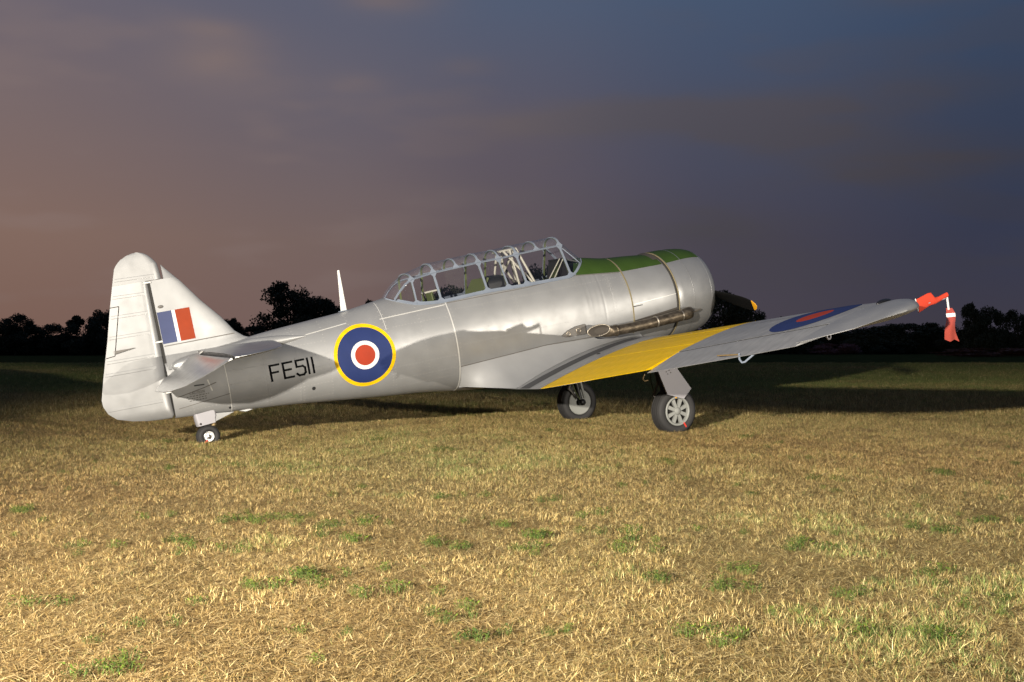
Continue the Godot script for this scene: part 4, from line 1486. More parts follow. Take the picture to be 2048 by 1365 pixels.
func main_gear(sg: float) -> void:
	var wz := 1.26 * sg
	var hub := P(1.947, -1.475, wz)
	var wx := Transform3D(Basis(Vector3(0, 0, 1), Vector3(0, 1, 0), Vector3(-1, 0, 0)), Vector3.ZERO)
	var wn := Node3D.new()
	wn.name = numbered("main_wheel", plane)
	plane.add_child(wn, true)
	wn.position = hub
	part("tyre", tyre_mesh(0.318, 0.215, 0.185), M.rubber, wn)
	# outer face: eight-spoke casting; inner face: plain brake drum
	var o := sg
	var rim := MB.new()
	rim.lathe([[0.06 * o, 0.165], [0.095 * o, 0.168], [0.106 * o, 0.182], [0.104 * o, 0.197], [0.09 * o, 0.20]], wx, 48)
	part("rim", rim.mesh(), M.rim_grey, wn)
	for k in 8:
		var g := TAU * (k + 0.3) / 8.0
		var sp := MB.new()
		var d := Vector3(cos(g), sin(g), 0)
		var tt := Vector3(-sin(g), cos(g), 0)
		sp.prism(PackedVector3Array([d * 0.05 + tt * 0.020 + Vector3(0, 0, 0.092 * o), d * 0.05 - tt * 0.020 + Vector3(0, 0, 0.092 * o), d * 0.172 - tt * 0.027 + Vector3(0, 0, 0.086 * o), d * 0.172 + tt * 0.027 + Vector3(0, 0, 0.086 * o)]), Vector3(0, 0, -0.03 * o))
		part("spoke", sp.mesh(), M.rim_grey, wn)
	var bk := MB.new()
	bk.lathe([[0.03 * o, 0.0], [0.03 * o, 0.175]], wx, 32)
	part("wheel_well_plate", bk.mesh(), M.dark_gap, wn)
	var cap := MB.new()
	cap.lathe([[0.108 * o, 0.0], [0.106 * o, 0.026], [0.098 * o, 0.036], [0.094 * o, 0.052], [0.05 * o, 0.054]], wx, 28)
	part("hub_cap", cap.mesh(), M.rim_grey, wn)
	var dr := MB.new()
	dr.lathe([[-0.10 * o, 0.0], [-0.104 * o, 0.05], [-0.100 * o, 0.15], [-0.108 * o, 0.18], [-0.107 * o, 0.195], [-0.09 * o, 0.20]], wx, 44)
	part("brake_drum", dr.mesh(), M.rim_grey, wn)
	var mk := MB.new()
	mk.box(Transform3D(Basis(Vector3(0, 0, 1), 0.42), Vector3(0.075, -0.205, 0.105 * o)), Vector3(0.022, 0.075, 0.012), 0.002)
	part("creep_mark", mk.mesh(), M.tag_red, wn)
	var mk2 := MB.new()
	mk2.box(Transform3D(Basis(), Vector3(0.0, 0.188, 0.107 * o)), Vector3(0.026, 0.016, 0.01), 0.002)
	part("yellow_mark", mk2.mesh(), M.prop_yellow, wn)
	# leg on the inboard side, with fork knuckle, torque links and brake hose
	var iz := (1.26 - 0.135) * sg
	var lg := MB.new()
	lg.tube(PackedVector3Array([P(2.03, -0.70, iz), P(1.985, -1.10, iz)]), [0.052], 14)
	lg.tube(PackedVector3Array([P(1.985, -1.10, iz), P(1.95, -1.44, iz)]), [0.034], 14)
	var leg := part("landing_gear_leg", lg.mesh(), M.black, plane)
	var ol := MB.new()
	ol.tube(PackedVector3Array([P(1.965, -0.86, iz - 0.06 * sg), P(1.90, -1.42, iz - 0.045 * sg)]), [0.021], 10)
	part("actuator_strut", ol.mesh(), M.rim_grey, leg)
	var ax := MB.new()
	ax.lathe([[-0.05, 0.0], [-0.05, 0.055], [0.06, 0.05], [0.06, 0.0]], Transform3D(wx.basis, P(1.947, -1.475, iz)), 20)
	part("axle_boss", ax.mesh(), M.black, leg)
	var tl := MB.new()
	tl.tube(PackedVector3Array([P(2.03, -1.08, iz), P(2.13, -1.22, iz), P(2.0, -1.40, iz)]), [0.016, 0.022, 0.016], 8)
	part("torque_link", tl.mesh(), M.seam_dark, leg)
	var hs := MB.new()
	hs.tube(PackedVector3Array([P(2.08, -0.80, iz - 0.03 * sg), P(2.10, -1.05, iz - 0.06 * sg), P(2.06, -1.28, iz - 0.07 * sg), P(1.99, -1.42, iz - 0.05 * sg)]), [0.008], 6)
	part("brake_hose", hs.mesh(), M.zinc_green, leg)
	var hk := MB.new()
	hk.tube(PackedVector3Array([P(2.26, -0.90, iz + 0.05 * sg), P(2.30, -0.96, iz + 0.05 * sg), P(2.28, -0.995, iz + 0.05 * sg), P(2.20, -0.995, iz + 0.05 * sg)]), [0.012], 8)
	part("uplock_hook", hk.mesh(), M.brass, leg)
	# fairing door hung outboard of the wheel
	var dz := 1.41 * sg
	var dm := MB.new()
	var pts := PackedVector3Array()
	for q in [[2.215, -0.80], [1.94, -0.80], [1.705, -1.215], [1.735, -1.235], [1.852, -1.322], [1.90, -1.302], [2.108, -1.208]]: pts.append(P(q[0], q[1], dz))
	dm.prism(pts, Vector3(0, 0, -0.022 * sg))
	var door := part("gear_door", dm.mesh(), M.door_grey, plane)
	var bl := MB.new()
	for q in [[2.07, -0.905], [2.02, -0.895], [2.05, -0.94], [2.0, -0.93]]:
		bl.ball(P(q[0], q[1], dz + 0.001 * sg), Vector3(0.009, 0.009, 0.004), 8)
	part("door_bolts", bl.mesh(), M.seam_dark, door).set_meta("kind", "stuff")
	var sy := MB.new()
	sy.tube(PackedVector3Array([P(2.05, -0.9, dz - 0.02 * sg), P(2.0, -1.0, iz)]), [0.015], 8)
	sy.tube(PackedVector3Array([P(1.95, -1.15, dz - 0.02 * sg), P(1.98, -1.12, iz)]), [0.015], 8)
	part("door_link", sy.mesh(), M.black, door)

func tail_gear() -> void:
	# grey boot fairing and the swivelling wheel
	var rows := []
	for q in [[-0.22, 0.0], [-0.30, 0.0], [-0.345, 0.03], [-0.372, 0.05]]:
		var ring := PackedVector3Array()
		var k: float = q[1]
		for c in [[7.91 - k * 0.2, -0.0], [7.905 - k * 0.2, 0.045], [7.87 - k * 0.2, 0.072], [7.68 + k * 0.1, 0.078], [7.655 + k, 0.062], [7.65 + k, 0.0], [7.655 + k, -0.062], [7.68 + k * 0.1, -0.078], [7.87 - k * 0.2, -0.072], [7.905 - k * 0.2, -0.045]]:
			ring.append(P(c[0], q[0] + (7.9 - c[0]) * 0.05, c[1]))
		rows.append(ring)
	var mb := MB.new()
	mb.grid(rows, true)
	mb.poly(rows[-1])
	var bt := part("tail_gear_boot", mb.mesh(), M.door_grey, plane)
	var fr := MB.new()
	fr.prism(PackedVector3Array([P(7.69, -0.255, -0.06), P(7.69, -0.355, -0.06), P(7.45, -0.285, -0.03)]), Vector3(0, 0, 0.12))
	part("boot_fairing", fr.mesh(), M.silver, bt)
	var hole := MB.new()
	hole.ball(P(7.855, -0.345, 0.073), Vector3(0.014, 0.014, 0.004))
	part("jack_hole", hole.mesh(), M.dark_gap, bt)
	var wn := Node3D.new()
	wn.name = "tail_wheel"
	plane.add_child(wn)
	wn.position = P(7.79, -0.515, 0.0)
	wn.rotation.y = 0.12
	part("tyre", tyre_mesh(0.132, 0.105, 0.062), M.rubber, wn)
	var wx := Transform3D(Basis(Vector3(0, 0, 1), Vector3(0, 1, 0), Vector3(-1, 0, 0)), Vector3.ZERO)
	for sd in [1.0, -1.0]:
		var rm := MB.new()
		rm.lathe([[0.056 * sd, 0.0], [0.054 * sd, 0.016], [0.047 * sd, 0.022], [0.045 * sd, 0.048], [0.050 * sd, 0.056], [0.047 * sd, 0.066], [0.03 * sd, 0.068]], wx, 30)
		part("rim", rm.mesh(), M.chrome if sd > 0 else M.rim_grey, wn)
		var nb := MB.new()
		for k in 5:
			var g := TAU * k / 5.0
			nb.ball(Vector3(cos(g) * 0.035, sin(g) * 0.035, 0.047 * sd), Vector3(0.007, 0.007, 0.004), 8)
		part("rim_bolts", nb.mesh(), M.seam_dark, wn).set_meta("kind", "stuff")
	var mk := MB.new()
	mk.box(Transform3D(Basis(Vector3(0, 0, 1), -0.8), Vector3(-0.046, -0.05, 0.050)), Vector3(0.02, 0.05, 0.008), 0.002)
	part("creep_mark", mk.mesh(), M.tag_red, wn)
	var fk := MB.new()
	for sd in [-1.0]:
		fk.tube(PackedVector3Array([P(7.70, -0.36, 0.03 * sd), P(7.72, -0.42, 0.066 * sd), P(7.79, -0.515, 0.07 * sd)]), [0.018, 0.016, 0.014], 8)
	fk.tube(PackedVector3Array([P(7.70, -0.33, 0.0), P(7.70, -0.40, 0.0)]), [0.03], 10)
	part("wheel_fork", fk.mesh(), M.brass, plane)
	var dr := MB.new()
	dr.prism(PackedVector3Array([P(7.38, -0.30, 0.0), P(7.30, -0.325, 0.03), P(7.22, -0.312, 0.05), P(7.30, -0.30, 0.02)]), Vector3(0, 0.006, 0.01))
	part("drain_scoop", dr.mesh(), M.silver, plane)

# ---------------------------------------------------------------- seams and rivets
func seams() -> void:
	for side in [1.0, -1.0]:
		for q in [[1.862, 0.25, 2.5, 0.022, 0.005, M.seam_tan], [4.58, 0.78, 3.0, 0.016, 0.0022, M.seam_light], [2.14, 0.75, 2.2, 0.008, 0.0008, M.silver], [3.62, 0.85, 2.2, 0.008, 0.0012, M.silver], [5.46, 0.2, 1.1, 0.008, 0.0012, M.seam_light], [6.62, 0.3, 2.9, 0.010, 0.0012, M.silver], [7.02, 0.9, 2.7, 0.008, 0.0012, M.silver], [7.47, 1.1, 2.9, 0.010, 0.0014, M.seam_light]]:
			part("panel_seam", hoop_seam(q[0], q[1], q[2], q[3], q[4], side).mesh(), q[5], plane)
		for q in [
			[[Vector2(4.60, 0.50), Vector2(5.5, 0.475)], 0.012, M.seam_light], [[Vector2(5.92, 0.505), Vector2(6.45, 0.46)], 0.010, M.seam_light],
			[[Vector2(1.90, 0.475), Vector2(2.62, 0.55), Vector2(3.4, 0.515), Vector2(4.56, 0.515)], 0.010, M.seam_dark],
			[[Vector2(1.90, -0.355), Vector2(3.3, -0.295), Vector2(4.57, -0.33)], 0.012, M.seam_dark],
			[[Vector2(8.06, 0.02), Vector2(7.75, 0.075), Vector2(7.6, 0.11)], 0.010, M.seam_dark], [[Vector2(8.06, -0.115), Vector2(7.47, -0.055)], 0.008, M.seam_dark],
			[[Vector2(7.69, 0.16), Vector2(7.66, 0.02)], 0.014, M.seam_light], [[Vector2(7.47, 0.22), Vector2(7.0, 0.20)], 0.008, M.silver],
			[[Vector2(1.13, 0.03), Vector2(1.84, 0.0)], 0.008, M.seam_light],
		]:
			part("panel_seam", side_seam(q[0], q[1], 0.0016, side).mesh(), q[2], plane)
	var hd := MB.new()
	side_quad(hd, Vector2(7.85, 0.128), Vector2(7.735, 0.120), Vector2(7.735, 0.105), Vector2(7.85, 0.112), 0.003, 1, 2)
	part("slot", hd.mesh(), M.black, plane)
	part("lift_hole", side_ring(6.486, -0.205, 0.0005, 0.022, 0.003), M.black, plane)
	part("lift_hole", side_ring(7.49, -0.225, 0.0005, 0.014, 0.003), M.black, plane)
	# rivet heads: thousands of tiny domes along every seam
	var dome := MB.new()
	dome.lathe([[0.0, 0.0055], [0.0015, 0.0040], [0.0022, 0.0004]], Transform3D(), 6)
	var at := []
	for side in [1.0, -1.0]:
		for s in [1.90, 2.12, 2.17, 2.66, 3.10, 3.60, 3.65, 4.10, 4.54, 4.62, 5.0, 5.44, 5.48, 5.9, 6.25, 6.60, 6.65, 7.0, 7.05, 7.44, 7.5, 7.9]:
			var a := maxf(open_angle(s) + 0.1, 0.35)
			while a < 2.9:
				at.append([fus_pa(s, a, 0.0, side), fus_pa(s, a, 0.05, side)])
				a += 0.038 / maxf(0.2, fus_a(s, a).z + 0.12)
		for q in [[-0.16, 4.62, 8.0], [-0.32, 4.62, 7.2], [0.2, 6.4, 8.0], [0.35, 4.65, 7.0], [0.42, 2.0, 4.5], [0.05, 6.3, 7.9], [-0.05, 2.0, 4.5], [-0.42, 4.62, 6.3], [0.49, 4.65, 5.6]]:
			var s: float = q[1]
			while s < q[2]:
				if absf(s - 5.8) > 0.42:
					at.append([fus_pt(s, q[0], 0.0, side), fus_pt(s, q[0], 0.05, side)])
				s += 0.042
	var mm := MultiMesh.new()
	mm.transform_format = MultiMesh.TRANSFORM_3D
	mm.mesh = dome.mesh()
	mm.instance_count = at.size()
	for i in at.size():
		var d: Vector3 = (at[i][1] - at[i][0]).normalized()
		var u := d.cross(Vector3(0.3, 0.2, 0.9)).normalized()
		mm.set_instance_transform(i, Transform3D(Basis(d, u, d.cross(u)), at[i][0]))
	var mi := MultiMeshInstance3D.new()
	mi.name = "rivets"
	mi.multimesh = mm
	mi.material_override = M.rivet
	mi.set_meta("kind", "stuff")
	plane.add_child(mi)

func pitot_cover() -> void:
	var f := plane_frame()
	var base := f * P(2.21, -0.13, 5.75)
	var t := thing("pitot_cover", "orange fabric pitot tube cover with a hanging red and white streamer on the wing tip", "cover", base)
	var loc := func(s: float, y: float, z: float) -> Vector3: return f * P(s - 0.405, y - 0.072, z - 0.37) - base
	# flat sewn sleeve: wide pocket behind, narrow sleeve in front, slightly puffed
	var outline_up := [[2.665, -0.008], [2.60, 0.005], [2.50, 0.022], [2.46, 0.025], [2.415, -0.03], [2.36, -0.035], [2.245, -0.012]]
	var outline_dn := [[2.65, -0.135], [2.60, -0.125], [2.50, -0.10], [2.46, -0.095], [2.415, -0.095], [2.36, -0.085], [2.235, -0.058]]
	var rings := []
	for k in 7:
		var ring := PackedVector3Array()
		for j in 16:
			var g := TAU * j / 16.0
			var u := 0.5 + 0.5 * cos(g)
			var s: float = lerpf(outline_dn[k][0], outline_up[k][0], u)
			var y: float = lerpf(outline_dn[k][1], outline_up[k][1], u)
			ring.append(loc.call(s, y, 6.12 + sin(g) * 0.016 + 0.004 * sin(k * 2.3)))
		rings.append(ring)
	var mb := MB.new()
	mb.grid(rings, true)
	mb.poly(rings[-1])
	mb.poly(rings[0])
	part("fabric_sleeve", mb.mesh(), M.orange, t)
	var cd := MB.new()
	cd.tube(PackedVector3Array([loc.call(2.24, -0.06, 6.12), loc.call(2.24, -0.18, 6.12)]), [0.010], 8)
	part("cord", cd.mesh(), M.white, t)
	var tie := MB.new()
	tie.tube(PackedVector3Array([loc.call(2.67, 0.0, 6.12), loc.call(2.665, -0.12, 6.13)]), [0.005], 6)
	part("tie_tape", tie.mesh(), M.white, t)
	# hanging streamer, swaying a little, red with white printed band
	var top: Vector3 = loc.call(2.24, -0.165, 6.12)
	var right := Vector3(1, 0, 0)
	for seg in [["streamer", 0.0, 0.05, M.streamer_red], ["streamer_band", 0.05, 0.085, M.white], ["streamer", 0.085, 0.31, M.streamer_red]]:
		var rows := []
		for k in 9:
			var v := lerpf(seg[1], seg[2], k / 8.0)
			var w := lerps([[0.0, 0.045], [0.06, 0.075], [0.13, 0.08], [0.2, 0.10], [0.31, 0.145]], v)
			var row := PackedVector3Array()
			for j in 7:
				var x := (j / 6.0 - 0.5) * w
				row.append(top + right * (x + 0.010 * sin(v * 21.0 + 0.5) + v * 0.10) + Vector3(0, 0.012 * sin(x * 60.0) * v * 3.0, 0) + Vector3(0, -v, 0.018 * sin(x * 40.0 + v * 9.0) + 0.02 * sin(v * 11.0)))
			rows.append(row)
		var sm := MB.new()
		sm.grid(rows)
		part(seg[0], sm.mesh(), seg[3], t)

# ---------------------------------------------------------------- ground and plants
func ground() -> void:
	var mb := MB.new()
	var rs := [0.0, 3.0, 6.0, 10.0, 15.0, 20.0, 26.0, 34.0, 45.0, 60.0, 80.0, 110.0, 160.0, 260.0, 500.0, 1000.0, 2500.0]
	var f := FastNoiseLite.new()
	f.seed = 12
	f.frequency = 0.05
	var rows := []
	for r in rs:
		var ring := PackedVector3Array()
		for k in 72:
			var g := TAU * k / 72.0
			ring.append(Vector3(cos(g) * r, 0.0, sin(g) * r))
		rows.append(ring)
	mb.grid(rows, true)
	var g0 := StandardMaterial3D.new()
	g0.resource_name = "ground"
	var size := 512
	var n1 := FastNoiseLite.new()
	n1.seed = 4; n1.frequency = 0.02; n1.fractal_octaves = 5
	var im1 := n1.get_seamless_image(size, size)
	var n2 := FastNoiseLite.new()
	n2.seed = 9; n2.frequency = 0.16; n2.fractal_octaves = 3
	var im2 := n2.get_seamless_image(size, size)
	var im := Image.create(size, size, false, Image.FORMAT_RGB8)
	for y in size:
		for x in size:
			var a := im1.get_pixel(x, y).r
			var b := im2.get_pixel(x, y).r
			var c := lin(0.085, 0.058, 0.02).lerp(lin(0.20, 0.14, 0.055), b)
			c = c.lerp(lin(0.07, 0.085, 0.025), smoothstep(0.5, 0.75, a) * 0.7)
			im.set_pixel(x, y, c)
	g0.albedo_texture = tex(im)
	g0.roughness = 1.0
	g0.metallic_specular = 0.05
	g0.uv1_triplanar = true
	g0.uv1_world_triplanar = true
	g0.uv1_scale = Vector3(0.22, 0.22, 0.22)
	var o := part("ground", mb.mesh(), g0, self)
	tag(o, "", "", "", "structure")
	# the longer, darker grass of the far field
	var fm := MB.new()
	var fr := []
	for r in [46.0, 60.0, 90.0, 140.0, 260.0, 700.0, 2500.0]:
		var row := PackedVector3Array()
		for k in 73:
			var g := TAU * k / 72.0
			row.append(Vector3(cos(g) * r, 0.02, sin(g) * r))
		fr.append(row)
	fm.grid(fr)
	var fg := StandardMaterial3D.new()
	fg.resource_name = "far_field"
	fg.albedo_texture = tex(noise_image(256, 0.03, 4, 41, 0.6, 1.0))
	fg.albedo_color = lin(0.070, 0.085, 0.030)
	fg.roughness = 1.0
	fg.metallic_specular = 0.02
	fg.uv1_triplanar = true
	fg.uv1_world_triplanar = true
	fg.uv1_scale = Vector3(0.06, 0.06, 0.06)
	tag(part("far_field", fm.mesh(), fg, self), "", "", "", "structure")

func blade(mb: MB, p: Vector3, h: float, lean: Vector3, w: float, face: float, c: Color) -> void:
	var sd := Vector3(cos(face), 0, sin(face)) * w * 0.5
	var q1 := p + Vector3(0, h * 0.55, 0) + lean * 0.46
	var q2 := p + Vector3(0, h, 0) + lean
	var b := mb.v.size()
	var nrm := (sd.cross(q2 - p)).normalized()
	if nrm.y < 0: nrm = -nrm
	for q in [p - sd, p + sd, q1 - sd * 0.8, q1 + sd * 0.8, q2]:
		mb.v.append(q)
		mb.n.append(nrm)
	for k in 5:
		mb.col.append(c)
	var fn := (q1 + sd * 0.8 - p + sd).cross(sd * 2.0)
	for i in ([0, 1, 3, 0, 3, 2, 2, 3, 4] if fn.dot(nrm) >= 0 else [0, 3, 1, 0, 2, 3, 2, 4, 3]):
		mb.ix.append(b + i)

func straw(g: RandomNumberGenerator, green: float) -> Color:
	if g.randf() < green:
		return Color(0.10, 0.15, 0.03).lerp(Color(0.20, 0.22, 0.06), g.randf())
	var u := g.randf()
	if u < 0.58: return Color(0.07, 0.038, 0.009).lerp(Color(0.35, 0.23, 0.072), g.randf())
	return Color(0.40, 0.27, 0.08).lerp(Color(0.84, 0.66, 0.32), pow(g.randf(), 1.3))

func grass_patch(sd: int, size: float, tufts: int, loose: int, green: float, height: float) -> ArrayMesh:
	# standing stubble in small tufts, with cut straw lying between them
	var g := RandomNumberGenerator.new()
	g.seed = sd
	var mb := MB.new()
	for i in tufts:
		var c := Vector3(g.randf_range(-0.5, 0.5) * size, 0, g.randf_range(-0.5, 0.5) * size)
		var hs := height * (0.35 + 0.9 * pow(g.randf(), 1.8))
		var az0 := g.randf() * TAU
		var lean0 := g.randf_range(0.0, 0.7)
		var tint := g.randf_range(0.5, 1.2)
		var gr := green if g.randf() < 0.8 else minf(1.0, green * 4.0)
		for j in 5 + g.randi() % 9:
			var p := c + Vector3(g.randfn(), 0, g.randfn()) * 0.010 - Vector3(0, 0.004, 0)
			var h := hs * g.randf_range(0.5, 1.1)
			var az := g.randf() * TAU
			var ln := (Vector3(cos(az0), 0, sin(az0)) * lean0 + Vector3(cos(az), 0, sin(az)) * g.randf_range(0.1, 0.6)) * h
			blade(mb, p, h, ln, g.randf_range(0.0019, 0.0036), g.randf() * TAU, straw(g, gr) * tint)
	for i in loose:
		var p := Vector3(g.randf_range(-0.5, 0.5) * size, g.randf_range(0.004, 0.026), g.randf_range(-0.5, 0.5) * size)
		var az := g.randf() * TAU
		blade(mb, p, g.randf_range(-0.006, 0.016), Vector3(cos(az), 0, sin(az)) * g.randf_range(0.03, 0.12), g.randf_range(0.0019, 0.0034), az + PI * 0.5, straw(g, green * 0.3))
	return mb.mesh()

func scatter(called: String, label: String, meshes: Array, places: Array) -> void:
	# places: per mesh variant, an array of [Transform3D, Color]; one stuff object per variant
	for k in meshes.size():
		var mm := MultiMesh.new()
		mm.transform_format = MultiMesh.TRANSFORM_3D
		mm.use_colors = true
		mm.mesh = meshes[k]
		mm.instance_count = places[k].size()
		for i in places[k].size():
			mm.set_instance_transform(i, places[k][i][0])
			mm.set_instance_color(i, places[k][i][1])
		var mi := MultiMeshInstance3D.new()
		mi.name = numbered(called, self)
		mi.multimesh = mm
		mi.material_override = M.grass_blade
		tag(mi, label, called.replace("_", " "), label, "stuff")
		add_child(mi, true)

func grass() -> void:
	var g := RandomNumberGenerator.new()
	g.seed = 99
	var n1 := FastNoiseLite.new()
	n1.seed = 31; n1.frequency = 0.9; n1.fractal_octaves = 4
	var n2 := FastNoiseLite.new()
	n2.seed = 32; n2.frequency = 0.09; n2.fractal_octaves = 3
	var near := []
	var near_p := []
	for k in 8:
		# variants run from matted straw to standing stubble, the last two greener
		near.append(grass_patch(100 + k, 0.36, [150, 175, 190, 205, 220, 230, 220, 230][k], [1500, 1300, 1050, 800, 600, 480, 520, 460][k], [0.04, 0.05, 0.06, 0.07, 0.10, 0.14, 0.26, 0.36][k], [0.036, 0.040, 0.044, 0.050, 0.054, 0.058, 0.052, 0.056][k]))
		near_p.append([])
	var far := []
	var far_p := []
	for k in 4:
		far.append(grass_patch(200 + k, 0.8, 260, 200, [0.15, 0.35, 0.6, 0.8][k], 0.09))
		far_p.append([])
	var z := 2.6
	while z < 17.0:
		var half := z * 0.56 + 3.6
		var x := -half
		while x < half:
			var px := x + g.randf_range(-0.07, 0.07)
			var pz := z + g.randf_range(-0.07, 0.07)
			var a := n1.get_noise_2d(px * 1.0, pz * 0.6)
			var b := n2.get_noise_2d(px, pz)
			var rise := smoothstep(4.5, 11.0, pz)
			var pick := clampi(int(0.9 + a * 1.6 + b * 0.8 + rise * 2.6 + g.randf_range(-1.0, 1.6) + smoothstep(11.0, 16.0, pz) * 1.4), 0, 5)
			if b + a * 0.6 > 0.36 and g.randf() < 0.4: pick = 6 + g.randi() % 2
			var tone := 1.0 + a * 0.14 + g.randf_range(-0.08, 0.08)
			var bs := Basis(Vector3.UP, g.randf() * TAU).scaled(Vector3(1, g.randf_range(0.85, 1.15), 1))
			near_p[pick].append([Transform3D(bs, Vector3(px, 0, -pz)), Color(tone, tone * (1.0 + b * 0.12), tone * (1.0 + b * 0.1))])
			x += 0.27
		z += 0.27
	scatter("dry_grass", "short dry straw coloured mown grass in the foreground", near, near_p)
	z = 16.8
	while z < 70.0:
		var st := 0.62 if z < 34.0 else 0.9
		var half := z * 0.56 + 5.0
		var x := -half
		while x < half:
			var px := x + g.randf_range(-0.2, 0.2)
			var pz := z + g.randf_range(-0.2, 0.2)
			var a := n1.get_noise_2d(px * 0.4, pz * 0.3)
			var b := n2.get_noise_2d(px * 0.7, pz * 0.7)
			var pick := clampi(int(0.2 + smoothstep(15.0, 36.0, pz) * 2.6 + a * 2.0 + b * 2.2 + g.randf_range(-0.5, 0.5)), 0, 3)
			var tone := 1.25 + a * 0.35
			var sc := st / 0.62
			far_p[pick].append([Transform3D(Basis(Vector3.UP, g.randf() * TAU).scaled(Vector3(sc, sc * g.randf_range(0.8, 1.3), sc)), Vector3(px, 0, -pz)), Color(tone, tone, tone)])
			x += st
		z += st
	scatter("field_grass", "longer greener grass of the field beyond the airplane", far, far_p)
	# low green weeds growing through the straw
	var weeds := []
	var weeds_p := []
	for k in 4:
		var gg := RandomNumberGenerator.new()
		gg.seed = 300 + k
		var mb := MB.new()
		for i in 110:
			var rad := gg.randf() * 0.085
			var az := gg.randf() * TAU
			var p := Vector3(cos(az) * rad * 1.5, gg.randf_range(0.02, 0.062), sin(az) * rad)
			var l := gg.randf_range(0.006, 0.015)
			var d := Vector3(cos(az * 3.0), gg.randf_range(-0.2, 0.6), sin(az * 3.0)).normalized() * l
			var s := d.cross(Vector3(gg.randf_range(-0.4, 0.4), 1, gg.randf_range(-0.4, 0.4))).normalized() * l * 0.45
			var c := Color(0.028, 0.052, 0.004).lerp(Color(0.12, 0.165, 0.012), pow(gg.randf(), 1.6))
			var b0 := mb.v.size()
			var nrm := s.cross(d).normalized()
			if nrm.y < 0: nrm = -nrm
			for q in [p - d, p + s, p + d, p - s]:
				mb.v.append(q); mb.n.append(nrm); mb.col.append(c)
			var wn := (d * 2.0).cross(s + d)
			for j in ([0, 1, 2, 0, 2, 3] if wn.dot(nrm) >= 0 else [0, 2, 1, 0, 3, 2]): mb.ix.append(b0 + j)
		for i in 40:
			var az := gg.randf() * TAU
			blade(mb, Vector3(cos(az) * 0.12 * gg.randf(), 0, sin(az) * 0.08 * gg.randf()), gg.randf_range(0.03, 0.065), Vector3(cos(az), 0, sin(az)) * 0.03, 0.004, gg.randf() * TAU, Color(0.06, 0.105, 0.012))
		weeds.append(mb.mesh())
		weeds_p.append([])
	var spots := [[-2.26, 5.69], [-1.99, 5.83], [-1.65, 5.59], [-2.14, 9.5], [-0.99, 5.94], [-1.19, 6.38], [-0.98, 6.45], [-0.46, 5.79], [-0.38, 7.6], [-0.08, 6.35], [0.11, 6.01], [0.03, 5.58], [-0.54, 4.68], [-0.84, 4.98], [-1.05, 4.93], [-1.24, 4.73], [0.8, 5.56], [0.71, 5.9], [0.54, 6.1], [0.47, 6.68], [0.71, 4.83], [1.21, 5.1], [0.99, 4.73]]
	for q in [[2.66, 6.21], [3.13, 6.49], [1.11, 4.25], [1.57, 3.93], [1.68, 3.89], [0.9, 3.93], [-1.36, 3.51], [-1.39, 4.1], [-2.46, 6.62], [-1.46, 6.62], [-1.83, 6.56], [-0.15, 3.89], [-0.69, 11.0], [1.5, 9.87], [2.07, 4.98], [1.99, 4.37], [-3.4, 7.0], [-3.56, 6.44], [-2.0, 4.41], [-0.34, 4.25], [0.21, 7.35], [1.53, 4.5], [1.66, 5.72], [2.6, 8.6], [-3.2, 9.3], [3.9, 9.0], [-1.6, 12.2], [2.9, 12.5], [0.5, 13.5], [-4.2, 12.0]]:
		spots.append(q)
	for i in 260:
		var pz := 3.3 + 10.0 * pow(g.randf(), 0.8)
		var px := g.randf_range(-1.0, 1.0) * (pz * 0.53 + 0.4)
		if n1.get_noise_2d(px * 0.5 + 40.0, pz * 0.5) < 0.02: continue
		var sc := g.randf_range(0.22, 0.55)
		weeds_p[g.randi() % 4].append([Transform3D(Basis(Vector3.UP, g.randf() * TAU).scaled(Vector3(sc, 0.9, sc)), Vector3(px, 0.0, -pz)), Color(1, 1, 1) * g.randf_range(0.7, 1.1)])
	for q in spots:
		var m := 2 + g.randi() % 3
		for j in m:
			var sc := g.randf_range(0.28, 0.75)
			var o := Vector3(g.randf_range(-0.2, 0.2), 0, g.randf_range(-0.13, 0.13)) if j > 0 else Vector3.ZERO
			weeds_p[g.randi() % 4].append([Transform3D(Basis(Vector3.UP, g.randf_range(-0.5, 0.5)).scaled(Vector3(sc, 0.95 + 0.3 * sc, sc)), Vector3(q[0], 0.0, -q[1]) + o), Color(1, 1, 1) * g.randf_range(0.8, 1.15)])
	scatter("green_weeds", "low bright green weeds growing through the straw", weeds, weeds_p)

